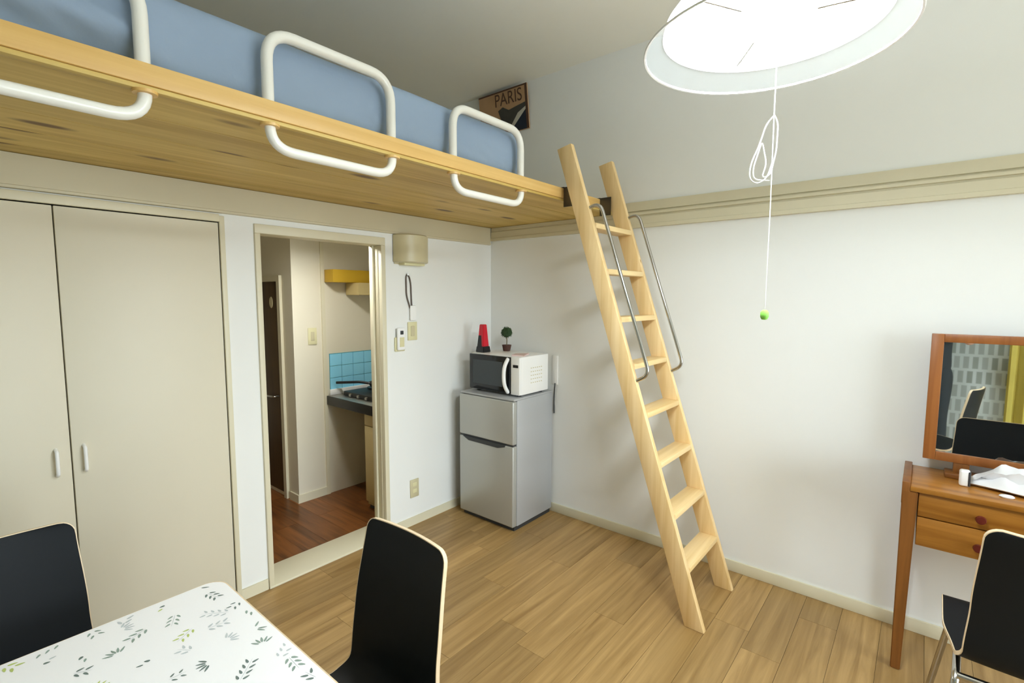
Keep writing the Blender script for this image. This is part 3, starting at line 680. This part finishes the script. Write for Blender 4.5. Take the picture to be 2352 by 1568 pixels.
PC = (-1.528, -2.232)
zk = 1.905
pc = tag(empty('pull_cord', (*PC, 1.45)), 'thin white pull cord with knotted loop and green knob hanging from the lamp', 'pull cord')
tube('cord', [(*PC, RZ+0.045), (*PC, zk), (PC[0]+0.001, PC[1]-0.001, 1.70), (PC[0], PC[1], 1.474)], 0.0011, 'cord_white', pc, 6)
rd = r0  # the loops hang in the plane across the room diagonal
def lp(a, z): return (PC[0]+rd.x*a, PC[1]+rd.y*a, z)
tube('cord_loop', rounded([lp(0.0, zk), lp(-0.016, 1.89), lp(-0.030, 1.84), lp(-0.048, 1.80), lp(-0.050, 1.765), lp(-0.030, 1.755), lp(-0.008, 1.77), lp(0.0, 1.80)], 0.02), 0.0013, 'cord_white', pc, 6)
tube('cord_loop', rounded([lp(0.0, zk+0.003), lp(0.010, 1.89), lp(0.009, 1.83), lp(-0.002, 1.775), lp(-0.022, 1.768), lp(-0.012, 1.80), lp(-0.024, 1.85), lp(-0.030, 1.83), lp(-0.042, 1.79), lp(-0.040, 1.765), lp(-0.004, 1.763)], 0.012), 0.0013, 'cord_white', pc, 6)
lathe('pull_knob', [(0, 0), (0.006, 0.001), (0.009, 0.007), (0.009, 0.017), (0.005, 0.023), (0, 0.024)], (*PC, 1.447), 'knob_green', pc, 20)

# ------------------------------------------------------------------ dressing table with mirror
DY0, DY1, DXF = -3.26, -2.490, -0.342
ds = tag(empty('dressing_table', (-0.18, (DY0+DY1)/2, 0)), 'brown oak dressing table with two drawers against the right wall', 'desk')
box('top_board', DXF, -0.014, DY0+0.03, DY1-0.026, 0.745, 0.765, 'desk_oak', ds, 0.002)
for (ya, yb_) in ((DY1-0.026, DY1), (DY0, DY0+0.03)):
    box('side_lip', DXF+0.002, -0.014, ya, yb_, 0.690, 0.778, 'desk_leg', ds, 0.002)
    box('side_panel', DXF+0.04, -0.04, ya+0.004, yb_-0.004, 0.525, 0.689, 'desk_leg', ds)
for (yc, s) in ((DY1-0.026, 1), (DY0+0.026, -1)):
    for (xc, sx) in ((DXF+0.026, -1), (-0.045, 1)):
        bm = bmesh.new()
        a = [(xc+u*0.019+sx*0.008, yc+v_*0.016+s*0.006, 0) for u, v_ in ((-1, -1), (1, -1), (1, 1), (-1, 1))]
        b = [(xc+u*0.024, yc+v_*0.025, 0.744) for u, v_ in ((-1, -1), (1, -1), (1, 1), (-1, 1))]
        A = [bm.verts.new(p) for p in a]; B = [bm.verts.new(p) for p in b]; bm.faces.new(A); bm.faces.new(B)
        for i in range(4): bm.faces.new((A[i], A[(i+1) % 4], B[(i+1) % 4], B[i]))
        bmesh.ops.recalc_face_normals(bm, faces=bm.faces); bmesh.ops.bevel(bm, geom=list(bm.edges), offset=0.003, segments=2, affect='EDGES')
        finish('leg', bm, 'desk_leg', ds, smooth=0.5)
for (za, zb) in ((0.648, 0.743), (0.530, 0.644)):
    dr = box('drawer', DXF+0.014, -0.05, DY0+0.054, DY1-0.053, za, zb, 'desk_oak', ds, 0.003)
    for yy in (-2.722, -3.03):
        bm = bmesh.new(); lathe_bm(bm, [(0, 0), (0.008, 0), (0.008, 0.012), (0.016, 0.020), (0.014, 0.029), (0, 0.031)], (0, 0, 0), 20)
        bmesh.ops.transform(bm, matrix=Matrix.Translation((DXF+0.0145, yy, (za+zb)/2-0.006)) @ Matrix.Rotation(-math.pi/2, 4, 'Y'), verts=bm.verts)
        finish('knob', bm, 'knob_red', dr, smooth=0.7)
mi = tag(empty('table_mirror', (-0.09, -2.87, 0.766)), 'rectangular wood framed mirror standing on the dressing table', 'mirror')
MY_0, MY_1, MZa, MZb, MXm = -3.195, -2.547, 0.828, 1.352, -0.10
fwid = 0.040
box('frame_stile', MXm-0.014, MXm+0.014, MY_1-fwid, MY_1, MZa, MZb, 'mirror_frame', mi, 0.002)
box('frame_stile', MXm-0.014, MXm+0.014, MY_0, MY_0+fwid, MZa, MZb, 'mirror_frame', mi, 0.002)
box('frame_rail', MXm-0.0135, MXm+0.0135, MY_0+fwid, MY_1-fwid, MZb-0.033, MZb, 'mirror_frame', mi, 0.002)
box('frame_rail', MXm-0.0135, MXm+0.0135, MY_0+fwid, MY_1-fwid, MZa, MZa+0.036, 'mirror_frame', mi, 0.002)
box('looking_glass', MXm-0.006, MXm, MY_0+fwid-0.004, MY_1-fwid+0.004, MZa+0.032, MZb-0.029, 'mirror_silver', mi)
box('backing', MXm+0.001, MXm+0.010, MY_0+fwid-0.004, MY_1-fwid+0.004, MZa+0.032, MZb-0.029, 'dark_plastic', mi)
box('stand_foot', MXm-0.03, MXm+0.05, -3.13, -2.62, 0.7655, 0.785, 'desk_leg', mi, 0.003)
for yy in (-2.67, -3.08): box('stand_post', MXm-0.010, MXm+0.012, yy-0.025, yy+0.025, 0.784, 0.830, 'desk_leg', mi, 0.002)
# things on the dressing table
DT = 0.7655
bk_ = bmesh.new(); nu = 26; secs = []; rb = random.Random(11)
for i in range(nu+1):
    u = i/nu; y = -2.688-0.30*u; xf = -0.182-0.075*min(1, u*1.6); h = min(1, u*3.2)
    wv = 0.006*math.sin(u*23)+rb.uniform(-0.003, 0.003)
    sec = [(-0.156, DT), (xf+0.02*h+0.008, DT+0.001), (xf-0.004, DT+0.010+0.004*h), (xf+0.010, DT+0.016+0.016*h), (xf+0.042, DT+0.020+0.026*h+wv), (xf*0.35-0.116, DT+0.022+0.052*h-wv), (-0.161, DT+0.020+0.075*h+wv*0.6), (-0.156, DT+0.018+0.07*h), (-0.156, DT+0.018)]
    secs.append([bk_.verts.new((a, y, b)) for a, b in sec])
for A, B in zip(secs, secs[1:]):
    for q in range(len(A)): bk_.faces.new((A[q], A[(q+1) % len(A)], B[(q+1) % len(A)], B[q]))
bk_.faces.new(secs[0]); bk_.faces.new(secs[-1])
tag(finish('plastic_bag', bk_, 'paper_white', smooth=0.9), 'crumpled white plastic bag lying on the dressing table before the mirror', 'bag')
cup = tag(empty('small_jar', (-0.175, -2.735, DT)), 'small pale jar with a dark band in front of the mirror', 'jar')

box('jar_body', -0.205, -0.172, -2.722, -2.690, DT, DT+0.064, 'white_plastic', cup, 0.008, 3)
box('dark_band', -0.2065, -0.1705, -2.7235, -2.716, DT+0.004, DT+0.060, 'dark_plastic', cup, 0.002)
cup.location = (-0.188, -2.706, DT)
ov = bmesh.new(); lathe_bm(ov, [(0, 0), (0.014, 0.0005), (0.017, 0.005), (0.013, 0.010), (0, 0.0115)], (0, 0, 0), 24)
bmesh.ops.transform(ov, matrix=Matrix.Translation((-0.262, -2.792, DT)) @ Matrix.Diagonal((0.8, 1.3, 1, 1)), verts=ov.verts)
tag(finish('pebble_eraser', ov, 'paper_white', smooth=0.9), 'small oval white eraser at the dressing table front edge', 'eraser')

# ------------------------------------------------------------------ dining table, cloth
TX0, TX1, TY0, TY1, TH = -3.05, -2.286, -2.24, -1.030, 0.705
dt = tag(empty('dining_table', ((TX0+TX1)/2, (TY0+TY1)/2, 0)), 'dining table standing under the leaf patterned white cloth', 'table')
bm = bmesh.new(); 
def rrect(x0, x1, y0, y1, r, n=8):
    out = []
    for cx, cy, a in ((x1-r, y1-r, 0), (x0+r, y1-r, 90), (x0+r, y0+r, 180), (x1-r, y0+r, 270)):
        for k in range(n+1):
            t = math.radians(a+90*k/n); out.append((cx+r*math.cos(t), cy+r*math.sin(t)))
    return out
prism_bm(bm, [(a, b, TH-0.027) for a, b in rrect(TX0-0.004, TX1+0.004, TY0-0.004, TY1+0.004, 0.045)], (0, 0, 0.0255))
finish('tabletop', bm, 'ply_edge', dt, smooth=0.6)
for lx in (TX0+0.05, TX1-0.05):
    for ly in (TY0+0.05, TY1-0.05):
        frustum('leg', (lx, ly), (0.032, 0.032), (0.045, 0.045), 0.0, TH-0.0265, 'ply_edge', dt)
bm = bmesh.new(); prism_bm(bm, [(a, b, TH-0.001) for a, b in rrect(TX0, TX1, TY0, TY1, 0.045)], (0, 0, 0.001))
cl = tag(finish('tablecloth', bm, 'cloth_white', smooth=0.7), 'white tablecloth printed with small green leaf sprigs', 'tablecloth')
# printed sprigs: flat print on the cloth
bm = bmesh.new(); rp = random.Random(21)
def leaf(cx, cy, a, l, w_, mi_):
    pts = []
    for t in range(10):
        th = 2*math.pi*t/10; px = math.cos(th)*l*0.5; py = math.sin(th)*w_*0.5*(1-0.35*math.cos(th))
        pts.append((cx+px*math.cos(a)-py*math.sin(a), cy+px*math.sin(a)+py*math.cos(a)))
    if min(p[0] for p in pts) < TX0+0.01 or max(p[0] for p in pts) > TX1-0.008 or min(p[1] for p in pts) < TY0+0.01 or max(p[1] for p in pts) > TY1-0.008: return
    f = bm.faces.new([bm.verts.new((p[0], p[1], TH+0.0004)) for p in pts]); f.material_index = mi_
placed = []
tries = 0
while len(placed) < 190 and tries < 9000:
    tries += 1
    x = rp.uniform(TX0, TX1); y = rp.uniform(TY0, TY1)
    if any((x-a)**2+(y-b)**2 < 0.055**2 for a, b in placed): continue
    placed.append((x, y)); a = rp.uniform(0, 6.28); kind = rp.random(); mi_ = rp.choice((0, 0, 0, 1, 1, 2, 2, 3))
    if kind < 0.55:       # sprig of paired leaves
        n = rp.choice((2, 3, 3, 4)); l = rp.uniform(0.012, 0.018)
        for q in range(n):
            d = (q-(n-1)/2)*0.016
            for s in (-1, 1):
                leaf(x+d*math.cos(a)-s*0.009*math.sin(a), y+d*math.sin(a)+s*0.009*math.cos(a), a+s*0.7, l, l*0.36, mi_)
        leaf(x, y, a, n*0.017, 0.0012, 1)
    elif kind < 0.8:      # fan of narrow leaves
        for q in range(5): 
            t = a+(q-2)*0.45; leaf(x+0.019*math.cos(t), y+0.019*math.sin(t), t, 0.02, 0.005, mi_)
    else:                 # pair of buds
        leaf(x, y, a, 0.012, 0.007, 2); leaf(x+0.016*math.cos(a+1), y+0.016*math.sin(a+1), a+0.4, 0.013, 0.005, mi_)
lpz = finish('leaf_print', bm, ['print_green', 'print_grey', 'print_dark', 'print_lime'], cl); lpz['kind'] = 'stuff'

# ------------------------------------------------------------------ chairs: bent plywood shell on steel tube legs
def chair_proto():
    root = empty('dining_chair', (0, 0, 0))
    P = rounded([(0.215, 0.425), (0.185, 0.446), (0.05, 0.440), (-0.160, 0.425), (-0.200, 0.430), (-0.212, 0.50), (-0.222, 0.66), (-0.268, 0.868)] and
                [Vector((0.215, 0, 0.418)), Vector((0.180, 0, 0.448)), Vector((0.0, 0, 0.438)), Vector((-0.205, 0, 0.418)), Vector((-0.215, 0, 0.62)), Vector((-0.262, 0, 0.866))], [0, 0.04, 0.10, 0.085, 0.15, 0], 9)
    # resample evenly
    L_ = [0]
    for a, b in zip(P, P[1:]): L_.append(L_[-1]+(b-a).length)
    tot = L_[-1]; N = 64; rows = []
    ss = [tot*i/N for i in range(N+1)]
    ss = sorted(set([0.0025, 0.006, 0.011, 0.018, 0.027]+ss+[tot-0.0025, tot-0.006, tot-0.011, tot-0.018, tot-0.027]))
    def at(s):
        for i in range(len(P)-1):
            if s <= L_[i+1] or i == len(P)-2:
                t = (s-L_[i])/(L_[i+1]-L_[i]); return P[i].lerp(P[i+1], max(0, min(1, t)))
    def hw(s):
        u = s/tot
        keys = [(0, 0.218), (0.25, 0.220), (0.44, 0.196), (0.52, 0.182), (0.70, 0.174), (1.0, 0.162)]
        for (a, b), (c_, d_) in zip(keys, keys[1:]):
            if u <= c_:
                t = (u-a)/(c_-a); t = t*t*(3-2*t); w0 = b+(d_-b)*t; break
        e = min(s, tot-s); r_ = 0.035
        if e < r_: w0 = w0-r_+math.sqrt(max(0, r_*r_-(r_-e)**2))
        return w0
    th = 0.011; K = 10; F = []; B = []
    for s in ss:
        p = at(s); d = (at(min(tot, s+0.004))-at(max(0, s-0.004))).normalized()
        nrm = Vector((0, 1, 0)).cross(d).normalized()
        if nrm.z < 0 and s < tot*0.3: nrm = -nrm
        w0 = hw(s); bow = 0.014 if s > tot*0.55 else 0.014*max(0, (s/tot-0.40)/0.15)
        fr_, br_ = [], []
        for q in range(K+1):
            t = -1+2*q/K; base = Vector((p.x, t*w0, p.z))+nrm*bow*t*t*(1 if True else 0)
            fr_.append(base+nrm*th/2); br_.append(base-nrm*th/2)
        F.append(fr_); B.append(br_)
    bm = bmesh.new()
    FV = [[bm.verts.new(v) for v in r] for r in F]; BV = [[bm.verts.new(v) for v in r] for r in B]
    nR = len(F)
    for i in range(nR-1):
        for q in range(K):
            bm.faces.new((FV[i][q], FV[i][q+1], FV[i+1][q+1], FV[i+1][q])); bm.faces.new((BV[i][q], BV[i+1][q], BV[i+1][q+1], BV[i][q+1]))
    loop = [(0, q) for q in range(K+1)]+[(i, K) for i in range(1, nR)]+[(nR-1, q) for q in range(K-1, -1, -1)]+[(i, 0) for i in range(nR-2, 0, -1)]
    n = len(loop)
    for a in range(n):
        i, q = loop[a]; i2, q2 = loop[(a+1) % n]
        bm.faces.new((FV[i][q], FV[i2][q2], BV[i2][q2], BV[i][q]))
    finish('seat_shell', bm, 'black_laminate', root, smooth=0.6)['label'] = 'black laminated seat and backrest in one curve'
    # pale plywood edge strip around the shell
    bm = bmesh.new(); R = []
    for a in range(n):
        i, q = loop[a]; ip, qp = loop[a-1]; iN, qN = loop[(a+1) % n]
        f = F[i][q]; b = B[i][q]; tn = (F[iN][qN]-F[ip][qp]).normalized(); nn = (f-b).normalized()
        out = tn.cross(nn).normalized(); cen = Vector((f.x, 0, f.z))
        ci = F[min(max(i, 3), nR-4)][K//2]
        if out.dot(f-ci) < 0: out = -out
        R.append([bm.verts.new(v) for v in (f+nn*0.0004-out*0.0012, f+nn*0.0004+out*0.0012, b-nn*0.0004+out*0.0012, b-nn*0.0004-out*0.0012)])
    for a in range(n):
        A = R[a]; C_ = R[(a+1) % n]
        for q in range(4): bm.faces.new((A[q], A[(q+1) % 4], C_[(q+1) % 4], C_[q]))
    finish('plywood_edge', bm, 'ply_edge', root, smooth=0.7)['label'] = 'pale plywood edge'
    for s in (-1, 1):
        tube('leg', rounded([(0.275, s*0.235, 0.0), (0.165, s*0.186, 0.410), (0.05, s*0.178, 0.412)], 0.05, 6), 0.0105, 'chrome', root, 10)
        tube('leg', rounded([(-0.255, s*0.225, 0.0), (-0.215, s*0.192, 0.392), (0.05, s*0.178, 0.412)], 0.05, 6), 0.0105, 'chrome', root, 10)
        for xx, yy in ((0.275, 0.235), (-0.255, 0.225)):
            lathe('foot_cap', [(0, 0), (0.013, 0), (0.013, 0.02), (0, 0.02)], (xx, s*yy, 0.0), 'dark_plastic', root, 12)
    tube('crossbar', [(-0.205, -0.19, 0.392), (-0.205, 0.19, 0.392)], 0.0105, 'chrome', root, 10)
    tube('crossbar', [(0.10, -0.18, 0.411), (0.10, 0.18, 0.411)], 0.0105, 'chrome', root, 10)
    return root
proto = chair_proto()
spots = [((-2.232, -1.478), math.pi, 'black plywood chair between dining table and doorway, pale edge visible'),
         ((-2.700, -0.945), -math.pi/2, 'black plywood chair behind the table in front of the closet'),
         ((-0.692, -2.845), 0.0, 'black plywood chair tucked under the dressing table'),
         ((-2.22, -2.60), math.pi/2+0.30, 'black plywood chair behind the camera seen only in the mirror')]
for i, (xy, rz, lab) in enumerate(spots):
    o = proto if i == 0 else copy_tree(proto)
    o.location = (xy[0], xy[1], 0); o.rotation_euler = (0, 0, rz)
    tag(o, lab, 'chair', 'black plywood chairs')

# ------------------------------------------------------------------ curtain on the side wall
ct = tag(empty('curtain', (XL+0.05, -3.65, 0.2)), 'yellow curtain over the window, reflected in the mirror', 'curtain')
bm = bmesh.new(); A = []
n = 90
for i in range(n+1):
    y = -3.09-1.11*i/n; xo = XL+0.06+0.022*math.sin(i*0.9)+0.008*math.sin(i*2.3)
    A.append((bm.verts.new((xo, y, 0.35)), bm.verts.new((xo*0.5+(XL+0.06)*0.5, y, 2.08))))
for a, b in zip(A, A[1:]): bm.faces.new((a[0], b[0], b[1], a[1]))
r_ = bmesh.ops.solidify(bm, geom=list(bm.faces), thickness=0.003)
finish('drape', bm, 'curtain_yellow', ct, smooth=1.0)
tube('curtain_rod', [(XL+0.06, -3.1, 2.09), (XL+0.06, -4.25, 2.09)], 0.010, 'white_metal', ct, 10)
for yy in (-3.12, -4.22): box('rod_bracket', XL, XL+0.06, yy-0.008, yy+0.008, 2.08, 2.10, 'white_metal', ct)

# ------------------------------------------------------------------ the photographer, seen only as a strip in the mirror
f2 = Vector((math.sin(YAW), math.cos(YAW), 0)); PB = Vector((-3.03, -2.58, 0))
def bp3(r, f, z): return PB+r0*r+f2*f+Vector((0, 0, z))
def skin_obj(name, joints, edges, mat, parent, root=0, sub=2):
    off = wloc(parent)
    me = bpy.data.meshes.new(name); me.from_pydata([tuple(bp3(*j[0])-off) for j in joints], edges, [])
    o = bpy.data.objects.new(name, me); col.objects.link(o); o.parent = parent
    m1 = o.modifiers.new('skin', 'SKIN'); m1.use_smooth_shade = True
    m2 = o.modifiers.new('sub', 'SUBSURF'); m2.levels = sub; m2.render_levels = sub
    for i, j in enumerate(joints):
        rad = j[1] if isinstance(j[1], tuple) else (j[1], j[1]); sv = me.skin_vertices[0].data[i]; sv.radius = rad; sv.use_root = (i == root)
    me.materials.append(MATS[mat]); return o
per = tag(empty('person', PB), 'standing person in dark clothes reflected at the left edge of the mirror', 'person')
J = [((0, 0, 0.93), (0.10, 0.075)), ((0, 0.01, 1.12), (0.105, 0.08)), ((0, 0.0, 1.28), (0.12, 0.085)), ((0.0, -0.01, 1.42), 0.050), ((0.0, 0.01, 1.48), 0.046),
     ((0.0, 0.03, 1.58), (0.072, 0.088)), ((0.0, 0.03, 1.67), (0.062, 0.075)),
     ((0.155, -0.01, 1.35), 0.040), ((0.318, 0.0, 1.13), 0.040), ((0.225, 0.09, 1.35), 0.027), ((0.205, 0.11, 1.40), (0.036, 0.020)),
     ((-0.155, -0.01, 1.35), 0.040), ((-0.24, 0.0, 1.10), 0.034), ((-0.25, 0.07, 0.86), 0.027), ((-0.25, 0.09, 0.79), (0.036, 0.018)),
     ((0.085, 0, 0.86), 0.060), ((0.10, 0.02, 0.50), 0.058), ((0.10, -0.02, 0.09), 0.040), ((0.11, 0.13, 0.035), 0.034),
     ((-0.085, 0, 0.86), 0.060), ((-0.10, 0.02, 0.50), 0.058), ((-0.10, -0.02, 0.09), 0.040), ((-0.11, 0.13, 0.035), 0.034)]
Ed = [(0, 1), (1, 2), (2, 3), (3, 4), (4, 5), (5, 6), (2, 7), (7, 8), (8, 9), (9, 10), (2, 11), (11, 12), (12, 13), (13, 14), (0, 15), (15, 16), (16, 17), (17, 18), (0, 19), (19, 20), (20, 21), (21, 22)]
def fingers(hi, base, dirs):
    for (dr, df_, dz, l) in dirs:
        a = len(J); b = J[base][0]
        J.append(((b[0]+dr, b[1]+df_, b[2]+dz), 0.0095)); J.append(((b[0]+dr*1.5+hi[0]*l*0.5, b[1]+df_*1.5+hi[1]*l*0.5, b[2]+dz+hi[2]*l*0.5), 0.0085))
        J.append(((b[0]+dr*1.6+hi[0]*l+0.0, b[1]+df_*1.6+hi[1]*l-0.012, b[2]+dz+hi[2]*l), 0.0075)); Ed.extend([(base, a), (a, a+1), (a+1, a+2)])
fingers((-0.25, 0.1, 0.9), 10, [(-0.028, 0.0, 0.040, 0.060), (-0.010, 0.0, 0.046, 0.066), (0.010, 0.0, 0.044, 0.060), (0.026, 0.0, 0.036, 0.046), (-0.042, 0.0, 0.004, 0.040)])
fingers((0.0, 0.25, -0.95), 14, [(-0.028, 0.0, -0.040, 0.060), (-0.010, 0.0, -0.046, 0.066), (0.010, 0.0, -0.044, 0.060), (0.026, 0.0, -0.036, 0.046), (0.040, 0.01, 0.0, 0.040)])
skin_obj('body', J, Ed, 'skin', per)
K_ = lambda i, g: (J[i][0], tuple(v+g for v in (J[i][1] if isinstance(J[i][1], tuple) else (J[i][1], J[i][1]))))
skin_obj('sweater', [((0, 0.0, 1.28), (0.168, 0.122)), ((0, 0.01, 1.12), (0.158, 0.122)), ((0, 0.0, 0.98), (0.162, 0.128)), ((0, 0.0, 0.78), (0.172, 0.132)), ((0, -0.005, 1.385), (0.085, 0.075)), ((0, -0.01, 1.435), 0.066),
                     ((0.165, -0.01, 1.365), 0.078), ((0.24, -0.005, 1.25), 0.066), ((0.312, 0.0, 1.145), 0.060), ((-0.165, -0.01, 1.365), 0.078), ((-0.21, -0.005, 1.22), 0.064), ((-0.24, 0.0, 1.10), 0.058), ((-0.25, 0.06, 0.90), 0.044)],
         [(0, 1), (1, 2), (2, 3), (0, 4), (4, 5), (0, 6), (6, 7), (7, 8), (0, 9), (9, 10), (10, 11), (11, 12)], 'cloth_dark', per)
for s_ in (-1, 1):
    skin_obj('trouser_leg', [((s_*0.075, 0, 0.95), (0.085, 0.10)), ((s_*0.088, 0, 0.80), 0.096), ((s_*0.10, 0.02, 0.50), 0.074), ((s_*0.10, -0.02, 0.09), 0.058)], [(0, 1), (1, 2), (2, 3)], 'cloth_dark', per)
    skin_obj('shoe', [((s_*0.102, -0.045, 0.040), 0.040), ((s_*0.105, 0.06, 0.040), (0.044, 0.038)), ((s_*0.112, 0.15, 0.032), (0.040, 0.030))], [(0, 1), (1, 2)], 'black_gloss', per)
def blob(name, r, f, z, sr, sf, sz, mat, cut=None):
    bm = bmesh.new(); bmesh.ops.create_icosphere(bm, subdivisions=3, radius=1.0)
    if cut: bmesh.ops.delete(bm, geom=[v for v in bm.verts if cut(v.co)], context='VERTS')
    for v in bm.verts: v.co = bp3(r+v.co.x*sr, f+v.co.y*sf, z+v.co.z*sz)
    return finish(name, bm, mat, per, smooth=1.2)
blob('hair', 0, 0.020, 1.625, 0.084, 0.104, 0.100, 'hair_black', cut=lambda c: c.y > 0.35 and c.z < 0.25 or c.z < -0.85)
for s_ in (-1, 1):
    blob('eye', s_*0.030, 0.098, 1.590, 0.012, 0.008, 0.007, 'black_gloss'); blob('ear', s_*0.076, 0.020, 1.575, 0.010, 0.020, 0.030, 'skin')
blob('nose', 0, 0.112, 1.562, 0.012, 0.018, 0.024, 'skin'); blob('mouth', 0, 0.100, 1.522, 0.024, 0.008, 0.006, 'knob_red')
